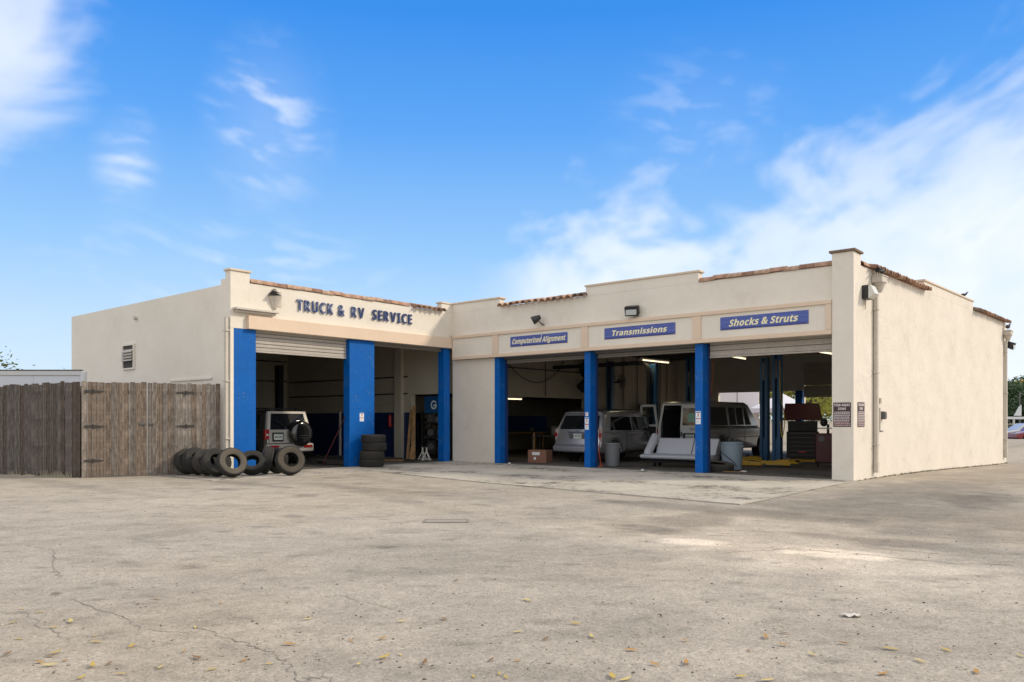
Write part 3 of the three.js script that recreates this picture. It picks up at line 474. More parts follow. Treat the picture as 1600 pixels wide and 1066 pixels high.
function sticker(label, m, u0, u1, y0, y1, seed) { const tex = canvasTex(96, 160, (c, w, h) => { c.fillStyle = '#e9ebee'; c.fillRect(0, 0, w, h); const r = rng(seed); c.fillStyle = '#35507c'; c.fillRect(8, 8, 80, 12); c.fillStyle = '#c4473b'; c.fillRect(34, 30, 26, 26); c.fillRect(6, 86, 84, 12); c.fillStyle = '#8b93a0'; for (let k = 0; k < 8; k++) if (k !== 4) c.fillRect(10, 64 + k * 11, 20 + r() * 56, 4); }); tag(part('safety_sticker', at(new THREE.BoxGeometry(u1 - u0, y1 - y0, 0.003).translate((u0 + u1) / 2, (y0 + y1) / 2, 0.002), m), std(0xffffff, 0.5, { map: tex })), label, 'sticker', 'safety stickers on the blue posts'); }
sticker('white safety sticker on the wide blue post above the tyre stack', FL.clone().multiply(new THREE.Matrix4().makeTranslation(0, 0, -0.004)), 4.33, 4.49, 1.40, 1.66, 1);
sticker('white safety sticker with red marks on the blue post beside the grey bin', new THREE.Matrix4().makeTranslation(0, 0, -0.006), 5.62, 5.76, 1.15, 1.52, 2);
sticker('small white sticker right above another one on the post beside the grey bin', new THREE.Matrix4().makeTranslation(0, 0, -0.006), 5.64, 5.74, 1.56, 1.68, 6);
sticker('white safety sticker on the blue post under the transmissions and struts banners', new THREE.Matrix4().makeTranslation(0, 0, -0.006), 9.28, 9.43, 1.33, 1.68, 3);
// ------------------------------------------------------------------ wooden enclosure at the left
function boardRun(t, P0, P1, n, top0, top1, lo, opt = {}) {
  const dx = P1[0] - P0[0], dz = P1[1] - P0[1], L = Math.hypot(dx, dz), w = L / n, fr = frameOf(P0[0], P0[1], dx, dz), r = rng(opt.seed ?? 9);
  for (let k = 0; k < n; k++) {
    const y1 = lerp(top0, top1, (k + 0.5) / n) + (r() - 0.5) * 0.045, y0 = lo + (r() - 0.5) * 0.02, a = k * w + 0.0005 + r() * 0.0015, b = (k + 1) * w - 0.0005 - r() * 0.002, c = Math.min(0.016, w / 5), n0 = (r() - 0.5) * 0.014;
    const s = new THREE.Shape([[a, y0], [b, y0], [b, y1 - c], [b - c, y1], [a + c, y1], [a, y1 - c]].map((p) => new THREE.Vector2(...p)));
    const g = uvBox(new THREE.ExtrudeGeometry(s, { depth: 0.018, bevelEnabled: false })); const uv = g.attributes.uv, o = r() * 5; for (let i = 0; i < uv.count; i++) uv.setXY(i, uv.getX(i) + o, uv.getY(i) + r() * 0);
    g.rotateZ((r() - 0.5) * 0.006).translate(0, 0, n0); part('board', at(g, fr), (opt.mats ?? M.boards)[(r() * (opt.kinds ?? 4) + (opt.first ?? 0)) % 4 | 0], t);
  }
  for (const y of [lo + 0.28, (lo + top0) / 2, top0 - 0.3]) part('rail', at(box(0.02, L - 0.02, y, y + 0.09, -0.055, -0.012), fr), M.boards[3], t);
  return fr;
}
{
  const C = [-1.56, 11.5], W0 = [-0.32, 8.46], g1 = (t) => [lerp(C[0], W0[0], t), lerp(C[1], W0[1], t)];
  let t = thing('board_fence', 'dark weathered board fence running away in front of the white panel wall', 'fence', [0, 0, 0], 0, 'wooden enclosure');
  boardRun(t, [-9.2, 13.9], [C[0] - 0.12, C[1] - 0.02], 58, 2.25, 2.41, 0.02, { seed: 3, mats: M.boardsDark });
  part('post', box(-1.83, -1.72, -0.1, 2.3, 11.36, 11.47), M.boards[3], t);
  t = thing('fence_gate_post', 'narrow gate post boards at the corner of the wooden enclosure', 'gate post', [0, 0, 0], 0, 'wooden enclosure');
  boardRun(t, g1(0.0), g1(0.075), 2, 2.41, 2.41, -0.02, { seed: 5 });
  const gate = (label, a, b, n, seed, hu) => {
    const q = thing('fence_gate', label, 'gate', [0, 0, 0], 0, 'wooden enclosure'); const fr = boardRun(q, g1(a), g1(b), n, 2.40, 2.40, 0.03, { seed });
    const L = Math.hypot(W0[0] - C[0], W0[1] - C[1]) * (b - a), u = hu ? L : 0, d = hu ? -1 : 1;
    for (const y of [0.42, 1.28, 2.16]) { const s = new THREE.Shape([[0, -0.04], [d * 0.24, -0.012], [d * 0.24, 0.012], [0, 0.04]].map((p) => new THREE.Vector2(...p))); part('hinge', [at(uvBox(new THREE.ExtrudeGeometry(s, { depth: 0.008, bevelEnabled: false }).translate(u, y, 0.024)), fr), at(box(u - 0.03 - (hu ? -0.0 : 0.16), u + (hu ? 0.19 : 0.03), y - 0.03, y + 0.03, 0.025, 0.034), fr), at(rod([u, y - 0.06, 0.035], [u, y + 0.06, 0.035], 0.013), fr)], M.grime, q); }
    part('latch', at(box(hu ? 0.02 : L - 0.16, hu ? 0.16 : L - 0.02, 1.32, 1.37, 0.025, 0.045, 0.005), fr), M.steel, q); return q;
  };
  gate('brown board gate leaf hinged at the fence corner', 0.077, 0.45, 9, 21, false);
  gate('brown board gate leaf hinged next to the fixed boards by the shop', 0.457, 0.739, 8, 33, true);
  t = thing('board_fence', 'brown fixed board panel between the gate and the shop corner', 'fence', [0, 0, 0], 0, 'wooden enclosure');
  boardRun(t, g1(0.741), g1(0.995), 7, 2.40, 2.40, 0.03, { seed: 41, first: 1, kinds: 2 });
  // dry grass at the foot of the boards
  const r = rng(8), bl = []; for (let k = 0; k < 150; k++) { const s = 0.05 + r() * 0.5 * (r() > 0.4 ? 0.45 : 1), x = lerp(C[0], -6.2, s) , z = lerp(C[1], 12.95, s) + 0.05 + r() * 0.05, h = 0.05 + r() * 0.16; bl.push(new THREE.ConeGeometry(0.006 + r() * 0.005, h, 4).translate(0, h / 2, 0).rotateZ((r() - 0.5) * 0.8).rotateX((r() - 0.3) * 0.6).translate(x, 0, z)); }
  tag(part('dry_grass', bl, std([0.42, 0.38, 0.28], 1)), 'tufts of dry grass along the foot of the dark fence', 'grass', null, 'stuff');
}
{ // white panel wall behind the fence
  const o = onRay(133, 22.6), t = thing('white_panel_wall', 'white panel wall with top rail showing above the dark fence', 'wall', [o[0], 0, o[1]], Math.atan2(0.649486, 0.760374));
  for (let k = 0; k < 5; k++) part('panel', box(-7 + k * 1.376, -7 + (k + 1) * 1.376 - 0.006, 0.0, 2.72, -0.06, 0, 0.006), std([0.70, 0.71, 0.74], 0.5), t);
  part('top_rail', box(-7.02, -0.124, 2.723, 2.86, -0.09, 0.03, 0.012), std([0.66, 0.65, 0.62], 0.5), t); part('end_post', box(-0.12, 0.0, 0, 2.84, -0.10, 0.04, 0.012), M.white, t); part('coping', box(-7.02, -0.1, 2.863, 2.885, -0.10, 0.045), M.grime, t);
}
// ------------------------------------------------------------------ tyres
function tyreParts(R, w) {
  const rbd = R * 0.515, seg = 66, V = (r, y) => new THREE.Vector2(r, y), h = w / 2;
  const tread = [V(R * 0.90, -h * 0.98), V(R * 0.965, -h * 0.93), V(R * 0.985, -h * 0.80)]; const gr = [-0.52, -0.18, 0.18, 0.52]; for (const q of gr) tread.push(V(R, h * (q - 0.05)), V(R - 0.011, h * (q - 0.045)), V(R - 0.011, h * (q + 0.045)), V(R, h * (q + 0.05))); tread.push(V(R * 0.985, h * 0.80), V(R * 0.965, h * 0.93), V(R * 0.90, h * 0.98));
  const tg = new THREE.LatheGeometry(tread, seg), P = tg.attributes.position, rows = tread.length;
  for (let i = 0; i <= seg; i++) if (i % 3 === 0) for (const k of [1, 2, rows - 3, rows - 2]) { const a = i * rows + k; P.setX(a, P.getX(a) * 0.972); P.setZ(a, P.getZ(a) * 0.972); }
  tg.computeVertexNormals();
  const side = (s) => { const L = [V(rbd, s * h * 0.74), V(rbd + 0.012, s * h * 0.86), V(rbd + 0.03, s * h * 0.90), V(R * 0.66, s * h * 0.94), V(R * 0.67, s * h * 0.965), V(R * 0.685, s * h * 0.965), V(R * 0.695, s * h * 0.955), V(R * 0.74, s * h * 1.0), V(R * 0.80, s * h * 1.02), V(R * 0.815, s * h * 0.995), V(R * 0.90, s * h * 0.982)]; return new THREE.LatheGeometry(s > 0 ? L.reverse() : L, 48); };
  const liner = new THREE.LatheGeometry([V(rbd, h * 0.74), V(R * 0.72, h * 0.86), V(R * 0.90, h * 0.72), V(R * 0.93, 0), V(R * 0.90, -h * 0.72), V(R * 0.72, -h * 0.86), V(rbd, -h * 0.74)], 40);
  return { tread: toCreasedNormals(tg.toNonIndexed(), 0.5), sides: [side(1), side(-1)], liner };
}
const tyreGeo = new Map();
function tyre(label, group, x, y, z, axis, R, w, km, ks, spin = 0) {
  const key = R + '/' + w; if (!tyreGeo.has(key)) tyreGeo.set(key, tyreParts(R, w)); const G = tyreGeo.get(key);
  const t = thing('tyre', label, 'tyre', [x, y, z], 0, group); t.quaternion.setFromUnitVectors(new THREE.Vector3(0, 1, 0), axis.clone().normalize()); t.rotateY(spin);
  part('tread', G.tread, M.rubber[km], t); for (const s of G.sides) part('sidewall', s, M.sidewallDust[ks], t); part('liner', G.liner, M.rubber[2], t); return t;
}
function leaning(label, px, depth, az, el, R, w, km, ks) {   // az: how far the face turns right of the camera, el: how far it looks up
  const [x, z] = onRay(px, depth), a = az * Math.PI / 180, e = el * Math.PI / 180, d = RIGHT.clone().multiplyScalar(Math.sin(a)).addScaledVector(FWD, -Math.cos(a)).multiplyScalar(Math.cos(e)).setY(Math.sin(e));
  return tyre(label, 'old tyres leaning in a row by the fence', x, R * Math.cos(e) + (w / 2) * Math.sin(Math.abs(e)) * 0.98 + 0.008, z, d, R, w, km, ks, px);
}
leaning('dark tyre at the fence end of the row, leaning on the boards', 281, 21.0, 62, 12, 0.375, 0.24, 2, 1);
leaning('worn tyre second from the fence end of the row', 292, 20.55, 58, 26, 0.335, 0.24, 1, 1);
leaning('worn tyre third from the fence end of the row', 307, 20.35, 58, 31, 0.365, 0.24, 0, 1);
leaning('worn tyre fourth from the fence end of the row', 322, 20.12, 55, 33, 0.345, 0.24, 3, 1);
leaning('dark tyre leaning back behind the pale dusty one', 338, 19.85, 44, 29, 0.36, 0.235, 1, 1);
leaning('pale dusty tyre facing out in front of the downspout', 362, 19.55, 40, 22, 0.365, 0.235, 1, 2);
leaning('black tyre tilted far back in front of the blue corner post', 394, 20.35, 18, 42, 0.34, 0.24, 2, 1);
leaning('tyre seen on its tread leaning between two others', 416, 20.75, -66, 14, 0.365, 0.235, 1, 0);
leaning('tyre mostly hidden behind the brown dusty one', 434, 21.0, -38, 8, 0.345, 0.18, 1, 1);
leaning('brown dusty tyre at the door end of the row', 453, 20.25, 34, 20, 0.375, 0.235, 0, 0);
[[0, 0, 'bottom tyre of the stack against the wide blue post', 0], [0.02, 0.012, 'second tyre up in the stack against the wide blue post', 3], [0.055, -0.02, 'third tyre up in the stack against the wide blue post', 1], [0.045, 0.0, 'top tyre of the stack against the wide blue post', 0]].forEach(([dx, dz, l, m], k) => tyre(l, 'stack of four tyres', 0.44 + dx, 0.014 + 0.1225 + k * 0.2455, 3.93 - dx * 0.8 + dz, new THREE.Vector3(0.02 * (k % 2), 1, k === 1 ? 0.015 : 0), 0.375, 0.24, m === 0 ? 1 : m, 1, k));
// ------------------------------------------------------------------ vehicles (local: rear at z = 0, nose towards -z)
function slab3(pts, th, out) {         // a thin plate on a planar outline, thickened along its normal (towards out)
  const P = pts.map((p) => new THREE.Vector3(...p)), n = P[1].clone().sub(P[0]).cross(P[2].clone().sub(P[0])).normalize(); if (n.dot(new THREE.Vector3(...out)) < 0) { P.reverse(); n.copy(P[1].clone().sub(P[0]).cross(P[2].clone().sub(P[0])).normalize()); }
  const v = [], tri = (a, b, c) => v.push(...a, ...b, ...c), o = (p, k) => p.clone().addScaledVector(n, k).toArray(), m = P.length;
  for (let k = 1; k < m - 1; k++) { tri(o(P[0], th), o(P[k], th), o(P[k + 1], th)); tri(o(P[0], 0), o(P[k + 1], 0), o(P[k], 0)); }
  for (let k = 0; k < m; k++) { const a = P[k], b = P[(k + 1) % m]; tri(o(a, 0), o(b, 0), o(b, th)); tri(o(a, 0), o(b, th), o(a, th)); }
  const g = new THREE.BufferGeometry(); g.setAttribute('position', new THREE.Float32BufferAttribute(v, 3)); g.computeVertexNormals(); return uvBox(g);
}
function extrudeSide(shape, W, bev) { const g = new THREE.ExtrudeGeometry(shape, { depth: W - 2 * bev, bevelEnabled: true, bevelSize: bev, bevelThickness: bev, bevelOffset: -bev, bevelSegments: 4, curveSegments: 14 }); return g.translate(0, 0, bev - W / 2).rotateY(Math.PI / 2); }
function taper(g, y0, y1, k) { const P = g.attributes.position; for (let i = 0; i < P.count; i++) { const t = Math.max(0, (P.getY(i) - y0) / (y1 - y0)); P.setX(i, P.getX(i) * (1 - k * t)); } return g; }
function lowerShape(L, y0, belt, rear, nose, wheels, ra) {
  const s = new THREE.Shape(); s.moveTo(rear[0][0], rear[0][1]); for (const w of wheels) { s.lineTo(w - ra, y0); s.absarc(w, y0 + 0.03, ra, Math.PI, 0, true); }
  s.lineTo(L - 0.25, y0); for (const p of nose) s.lineTo(...p); s.lineTo(rear[rear.length - 1][0], belt); for (let k = rear.length - 1; k > 0; k--) s.lineTo(...rear[k]); s.closePath(); return s;
}
function wheelOn(t, x, z, R, w) { const q = part('wheel', new THREE.LatheGeometry([[R * 0.6, -w / 2], [R * 0.93, -w / 2], [R, -w * 0.38], [R, w * 0.38], [R * 0.93, w / 2], [R * 0.6, w / 2]].map((p) => new THREE.Vector2(...p)), 32).rotateZ(Math.PI / 2).translate(x, R, z), M.rubber[2], t); part('rim', [new THREE.CylinderGeometry(R * 0.6, R * 0.6, w * 0.8, 24).rotateZ(Math.PI / 2).translate(x, R, z), new THREE.CylinderGeometry(R * 0.2, R * 0.2, w * 1.02, 16).rotateZ(Math.PI / 2).translate(x, R, z)], M.steel, q); }
const plateTex = canvasTex(128, 64, (c) => { c.fillStyle = '#dfe3dc'; c.fillRect(0, 0, 128, 64); c.fillStyle = '#55705c'; for (let k = 0; k < 6; k++) c.fillRect(14 + k * 17 + (k > 2 ? 4 : 0), 20, 11, 26); c.fillStyle = '#a9b7a2'; c.fillRect(20, 5, 88, 8); });
M.plate = std(0xffffff, 0.4, { map: plateTex }); M.tail = phys([0.35, 0.012, 0.012], 0.15, { clearcoat: 1 });
function plateGeo(x, y, z, w = 0.32, h = 0.16) { return new THREE.BoxGeometry(w, h, 0.01).translate(x, y, z); }
{ // silver SUV with covered spare wheel, nose into the left wing
  const paint = phys([0.56, 0.53, 0.47], 0.35, { metalness: 0.3, clearcoat: 0.8, clearcoatRoughness: 0.1 }), dark = phys([0.03, 0.032, 0.033], 0.3, { clearcoat: 0.8 }), W = 1.74, H = 1.74, belt = 1.12;
  const t = thing('sport_utility_vehicle', 'silver SUV with black covered spare wheel on its tailgate', 'SUV', [-2.15, 0.01, 5.08], Math.PI / 2 + 0.02);
  const hw = (y) => W / 2 * (1 - 0.13 * Math.max(0, (y - belt) / (H - belt)));
  part('body', toCreasedNormals(extrudeSide(lowerShape(4.5, 0.42, belt, [[0.10, 0.42], [0.05, 0.6], [0.06, belt]], [[4.4, 0.5], [4.42, 0.85], [4.2, 1.02], [3.2, belt]], [0.95, 3.55], 0.42), W, 0.10), 0.7), dark, t);
  part('tailgate', box(-0.80, 0.80, 0.60, 1.13, -0.10, -0.052, 0.02), paint, t);
  const cs = new THREE.Shape([[0.065, belt - 0.06], [3.15, belt - 0.06], [2.75, 1.5], [2.5, 1.68], [2.2, H], [0.45, H], [0.28, H - 0.012], [0.2, H - 0.05]].map((p) => new THREE.Vector2(...p)));
  part('cabin', toCreasedNormals(taper(extrudeSide(cs, W, 0.06), belt, H, 0.13), 0.7), dark, t);
  const zr = (y) => -(0.065 + (0.2 - 0.065) * (y - belt + 0.06) / (H - belt + 0.01));
  const rp = (x, y, e = 0.004) => [x, y, zr(y) + e];
  part('rear_window', slab3([rp(-0.68, 1.14), rp(0.68, 1.14), rp(0.60, 1.62), rp(-0.60, 1.62)], 0.008, [0, 0, 1]), M.glass, t);
  part('window_surround', [slab3([rp(-0.80, 1.12, 0.002), rp(-0.69, 1.12, 0.002), rp(-0.60, 1.63, 0.002), rp(-0.69, 1.70, 0.002)], 0.02, [0, 0, 1]), slab3([rp(0.80, 1.12, 0.002), rp(0.69, 1.12, 0.002), rp(0.60, 1.63, 0.002), rp(0.69, 1.70, 0.002)], 0.02, [0, 0, 1]), slab3([rp(-0.60, 1.63, 0.002), rp(0.60, 1.63, 0.002), rp(0.69, 1.70, 0.002), rp(-0.69, 1.70, 0.002)], 0.02, [0, 0, 1])], paint, t);
  part('wiper', rod([-0.05, 1.15, 0.0], [-0.5, 1.42, -0.055], 0.009), M.black, t);
  part('tailgate_seam', [box(-0.74, -0.73, 0.62, 1.15, -0.075, -0.048), box(0.73, 0.74, 0.62, 1.15, -0.075, -0.048)], M.black, t);
  for (const s of [-1, 1]) { const l = part('tail_light', box(s * 0.80 - 0.075, s * 0.80 + 0.075, 0.82, 1.14, -0.16, -0.035, 0.03), M.tail, t); part('reverse_lens', box(s * 0.80 - 0.04, s * 0.80 + 0.04, 0.94, 1.0, -0.05, -0.028, 0.008), M.white, l); part('bumper_light', box(s * 0.62 - 0.17, s * 0.62 + 0.17, 0.54, 0.64, -0.04, 0.085, 0.02), M.tail, t); }
  part('bumper', box(-0.86, 0.86, 0.42, 0.68, -0.12, 0.07, 0.04), paint, t);
  const sp = part('spare_wheel_cover', new THREE.LatheGeometry([[0, 0.11], [0.18, 0.115], [0.32, 0.10], [0.395, 0.055], [0.415, 0], [0.415, -0.1]].map((p) => new THREE.Vector2(...p)), 36).rotateX(Math.PI / 2).translate(0.33, 1.0, 0.12), phys([0.012, 0.012, 0.013], 0.18, { clearcoat: 1 }), t);
  part('cover_rib', [box(0.18, 0.50, 0.93, 0.945, 0.225, 0.24, 0.004), box(0.20, 0.48, 0.86, 0.875, 0.225, 0.24, 0.004)], M.grime, sp);
  part('plate_frame', box(-0.62, -0.22, 0.76, 1.04, -0.05, -0.030, 0.01), M.black, t); part('licence_plate', plateGeo(-0.42, 0.90, -0.022, 0.31, 0.18), M.plate, t);
  part('roof_rack', [bar([-0.55, H + 0.06, -0.4], [-0.55, H + 0.06, -2.2], 0.04, 0.03), bar([0.55, H + 0.06, -0.4], [0.55, H + 0.06, -2.2], 0.04, 0.03), ...[-0.5, -1.2, -2.0].map((z) => bar([-0.58, H + 0.05, z], [0.58, H + 0.05, z], 0.04, 0.03)), ...[-0.5, -2.0].flatMap((z) => [-0.55, 0.55].map((x) => box(x - 0.02, x + 0.02, H - 0.02, H + 0.05, z - 0.03, z + 0.03)))], M.black, t);
  for (const s of [-1, 1]) part('side_window', slab3([[s * (hw(1.15) + 0.002), 1.15, -0.35], [s * (hw(1.15) + 0.002), 1.15, -1.2], [s * (hw(1.6) + 0.002), 1.6, -1.2], [s * (hw(1.6) + 0.002), 1.6, -0.45]], 0.008, [s, 0, 0]), M.glass, t);
  for (const [x, z] of [[-0.74, -0.95], [0.74, -0.95], [-0.74, -3.55], [0.74, -3.55]]) wheelOn(t, x, z, 0.37, 0.24);
}
{ // silver minivan, nose into the main hall
  const paint = phys([0.60, 0.61, 0.63], 0.30, { metalness: 0.75, clearcoat: 0.8, clearcoatRoughness: 0.08 }), W = 1.94, H = 1.76, belt = 1.05;
  const t = thing('minivan', 'silver minivan seen from behind past the blue post', 'minivan', [3.88, 0.01, -1.95], 0);
  const hw = (y) => W / 2 * (1 - 0.16 * Math.max(0, (y - belt) / (H - belt)));
  part('body', toCreasedNormals(extrudeSide(lowerShape(5.1, 0.30, belt, [[0.12, 0.34], [0.0, 0.46], [0.02, 0.62], [0.10, 0.80], [0.13, belt]], [[5.05, 0.4], [5.0, 0.75], [4.7, 0.95], [4.0, belt]], [1.0, 4.0], 0.40), W, 0.14), 0.7), paint, t);
  const cs = new THREE.Shape([[0.14, belt - 0.06], [4.1, belt - 0.06], [3.55, 1.36], [3.15, 1.56], [2.75, 1.68], [2.2, 1.745], [1.6, H], [1.0, 1.75], [0.62, 1.72], [0.46, 1.67], [0.40, 1.60]].map((p) => new THREE.Vector2(...p)));
  part('cabin', toCreasedNormals(taper(extrudeSide(cs, W, 0.11), belt, H, 0.16), 0.7), paint, t);
  const zr = (y) => -(0.14 + 0.26 * (y - belt + 0.06) / (1.60 - belt + 0.06)), rp = (x, y, e = 0.004) => [x, y, zr(y) + e];
  part('rear_window', slab3([rp(-0.80, 1.12), rp(0.80, 1.12), rp(0.70, 1.575), rp(-0.70, 1.575)], 0.008, [0, 0, 1]), M.glass, t);
  part('spoiler', box(-0.72, 0.72, 1.655, 1.70, -0.62, -0.37, 0.02), paint, t);
  part('bumper', box(-0.95, 0.95, 0.36, 0.56, -0.25, 0.05, 0.05), paint, t); part('bumper_step', box(-0.9, 0.9, 0.565, 0.60, -0.14, 0.035, 0.012), paint, t);
  for (const s of [-1, 1]) part('tail_light', box(s * 0.90 - 0.06, s * 0.90 + 0.06, 0.72, 1.14, -0.34, -0.10, 0.03), phys([0.42, 0.35, 0.34], 0.15, { clearcoat: 1 }), t);
  part('plate_recess', slab3([[-0.34, 0.80, -0.098], [0.34, 0.80, -0.098], [0.38, 0.99, -0.118], [-0.38, 0.99, -0.118]], 0.006, [0, 0, 1]), M.steel, t); part('licence_plate', plateGeo(0, 0.89, -0.095), M.plate, t);
  part('badge', box(-0.09, 0.09, 1.05, 1.075, -0.135, -0.115, 0.006), M.chrome, t); part('wiper', bar([0.0, 1.13, -0.16], [0.42, 1.17, -0.17], 0.02, 0.012), M.black, t); part('brake_light', box(-0.16, 0.16, 1.635, 1.652, -0.42, -0.395, 0.006), M.tail, t);
  for (const s of [-1, 1]) { part('tail_lens', box(s * 0.90 - 0.055, s * 0.90 + 0.055, 0.86, 1.0, -0.12, -0.092, 0.01), M.tail, t); part('door_seam', [box(s * 0.971 - 0.003, s * 0.971 + 0.003, 0.4, 1.04, -1.62, -1.608), box(s * 0.971 - 0.003, s * 0.971 + 0.003, 0.4, 1.04, -3.0, -2.988), box(s * 0.971 - 0.003, s * 0.971 + 0.003, 0.93, 0.945, -3.0, -0.6)], M.black, t); part('sill', box(s * 0.95 - 0.02, s * 0.95 + 0.02, 0.31, 0.38, -3.5, -1.5, 0.01), M.matteBlack, t); part('mirror', box(s * 1.03 - 0.09, s * 1.03 + 0.09, 1.05, 1.22, -3.75, -3.62, 0.03), paint, t); }
  part('hatch_seam', [box(-0.86, 0.86, 0.605, 0.613, -0.12, 0.012)], M.black, t);
  part('grab_strip', box(-0.42, 0.42, 1.005, 1.035, -0.135, -0.105, 0.008), M.chrome, t);
  for (const s of [-1, 1]) for (const [a, b, c, d] of [[-0.62, -1.95, -1.95, -0.78], [-2.02, -3.0, -2.9, -2.02], [-3.05, -3.75, -3.1, -2.98]]) part('side_window', slab3([[s * (hw(1.08) + 0.002), 1.08, a], [s * (hw(1.08) + 0.002), 1.08, b], [s * (hw(1.54) + 0.002), 1.54, c], [s * (hw(1.54) + 0.002), 1.54, d]], 0.008, [s, 0, 0]), M.glass, t);
  for (const s of [-1, 1]) { part('door_handle', box(s * 0.965 - 0.02, s * 0.965 + 0.02, 0.96, 0.99, -2.9, -2.7, 0.01), M.chrome, t); part('arch_lip', new THREE.TorusGeometry(0.40, 0.018, 8, 24, Math.PI).rotateY(Math.PI / 2).translate(s * 0.955, 0.33, -1.0), M.steel, t); }
  part('roof_rail', [bar([-0.7, H + 0.03, -0.8], [-0.7, H + 0.03, -2.6], 0.04, 0.03), bar([0.7, H + 0.03, -0.8], [0.7, H + 0.03, -2.6], 0.04, 0.03)], M.black, t);
  for (const [x, z] of [[-0.82, -1.0], [0.80, -1.0], [-0.82, -4.0], [0.82, -4.0]]) wheelOn(t, x, z, 0.345, 0.22);
}
{ // passenger van with one rear door open
  const paint = phys([0.24, 0.235, 0.225], 0.35, { metalness: 0.5, clearcoat: 0.5, clearcoatRoughness: 0.15 }), pale = phys([0.62, 0.62, 0.60], 0.4, { clearcoat: 0.5 }), W = 1.86, H = 2.08, belt = 1.18;
  const t = thing('passenger_van', 'grey passenger van with white rear doors, the left one swung open', 'van', [6.12, 0.01, -5.0], 0);
  const k = 0.15, hw = (y) => W / 2 * (1 - k * Math.max(0, (y - belt) / (H - belt)));
  const ev = new Evaluator(); ev.attributes = ['position', 'normal']; ev.useGroups = false;
  const hollow = (g) => { g.deleteAttribute('uv'); const a = new Brush(g); const b = new Brush(new THREE.BoxGeometry(1.5, 1.36, 3.4).translate(0, 1.27, -1.5)); b.geometry.deleteAttribute('uv'); a.updateMatrixWorld(); b.updateMatrixWorld(); const r = ev.evaluate(a, b, SUBTRACTION).geometry; return uvBox(r.index ? r.toNonIndexed() : r); };
  part('body', hollow(toCreasedNormals(extrudeSide(lowerShape(5.6, 0.38, belt, [[0.05, 0.38], [0.0, 0.55], [0.0, belt]], [[5.55, 0.5], [5.5, 0.95], [4.9, 1.1], [4.4, belt]], [1.25, 4.7], 0.42), W, 0.09), 0.7)), paint, t);
  const cs = new THREE.Shape([[0.0, belt], [4.5, belt], [3.75, 2.0], [3.5, H], [0.2, H], [0.1, H - 0.06]].map((p) => new THREE.Vector2(...p)));
  part('cabin', hollow(toCreasedNormals(taper(extrudeSide(cs, W, 0.09), belt, H, k), 0.7)), paint, t);
  part('cargo_lining', [box(-0.76, 0.76, 0.585, 0.60, -3.2, -0.06), box(-0.75, -0.735, 0.6, 1.8, -3.2, -0.1), box(0.735, 0.75, 0.6, 1.8, -3.2, -0.1), box(-0.75, 0.75, 0.6, 1.9, -3.22, -3.2)], M.matteBlack, t);
  part('rear_seat', [box(-0.7, 0.7, 0.62, 1.0, -1.9, -1.4, 0.06), box(-0.7, 0.7, 0.9, 1.55, -1.45, -1.3, 0.05)], M.grime, t);
  const zr = (y) => -(0.002 + 0.10 * Math.max(0, (y - belt) / (H - 0.06 - belt)));
  const door = part('rear_door', [slab3([[0.01, 0.56, 0.005], [0.86, 0.56, 0.005], [0.86, 1.18, 0.005], [0.01, 1.18, 0.005]], 0.03, [0, 0, 1]), slab3([[0.01, 1.18, 0.005], [0.86, 1.18, 0.005], [0.75, 1.96, zr(1.96) + 0.006], [0.01, 1.96, zr(1.96) + 0.006]], 0.03, [0, 0, 1])], pale, t);
  part('door_window', slab3([[0.09, 1.24, zr(1.24) + 0.038], [0.76, 1.24, zr(1.24) + 0.038], [0.68, 1.84, zr(1.84) + 0.04], [0.09, 1.84, zr(1.84) + 0.04]], 0.006, [0, 0, 1]), M.glass, door);
  part('paper_notice', slab3([[0.28, 1.36, zr(1.36) + 0.046], [0.66, 1.36, zr(1.36) + 0.046], [0.66, 1.66, zr(1.66) + 0.047], [0.28, 1.66, zr(1.66) + 0.047]], 0.002, [0, 0, 1]), std([0.30, 0.52, 0.40], 0.7), door);
  part('plate_recess', box(0.10, 0.72, 0.72, 0.98, 0.036, 0.044, 0.004), M.black, door); part('licence_plate', plateGeo(0.38, 0.85, 0.05, 0.31, 0.16), M.plate, door);
  const num = canvasTex(256, 96, (c) => { c.fillStyle = '#c9c9c5'; c.fillRect(0, 0, 256, 96); c.fillStyle = '#20242c'; c.font = 'bold 86px sans-serif'; c.textBaseline = 'middle'; c.fillText('1512', 14, 50); });
  part('fleet_number', new THREE.BoxGeometry(0.34, 0.12, 0.002).translate(0.52, 1.12, 0.037), std(0xffffff, 0.5, { map: num }), door);
  part('handle', box(0.03, 0.08, 0.86, 1.02, 0.036, 0.06, 0.01), M.black, door);
  const ol = new THREE.Group(); ol.position.set(-W / 2 + 0.02, 0, 0.0); ol.rotation.y = Math.PI - 0.25; ol.name = 'open_door'; t.add(ol);
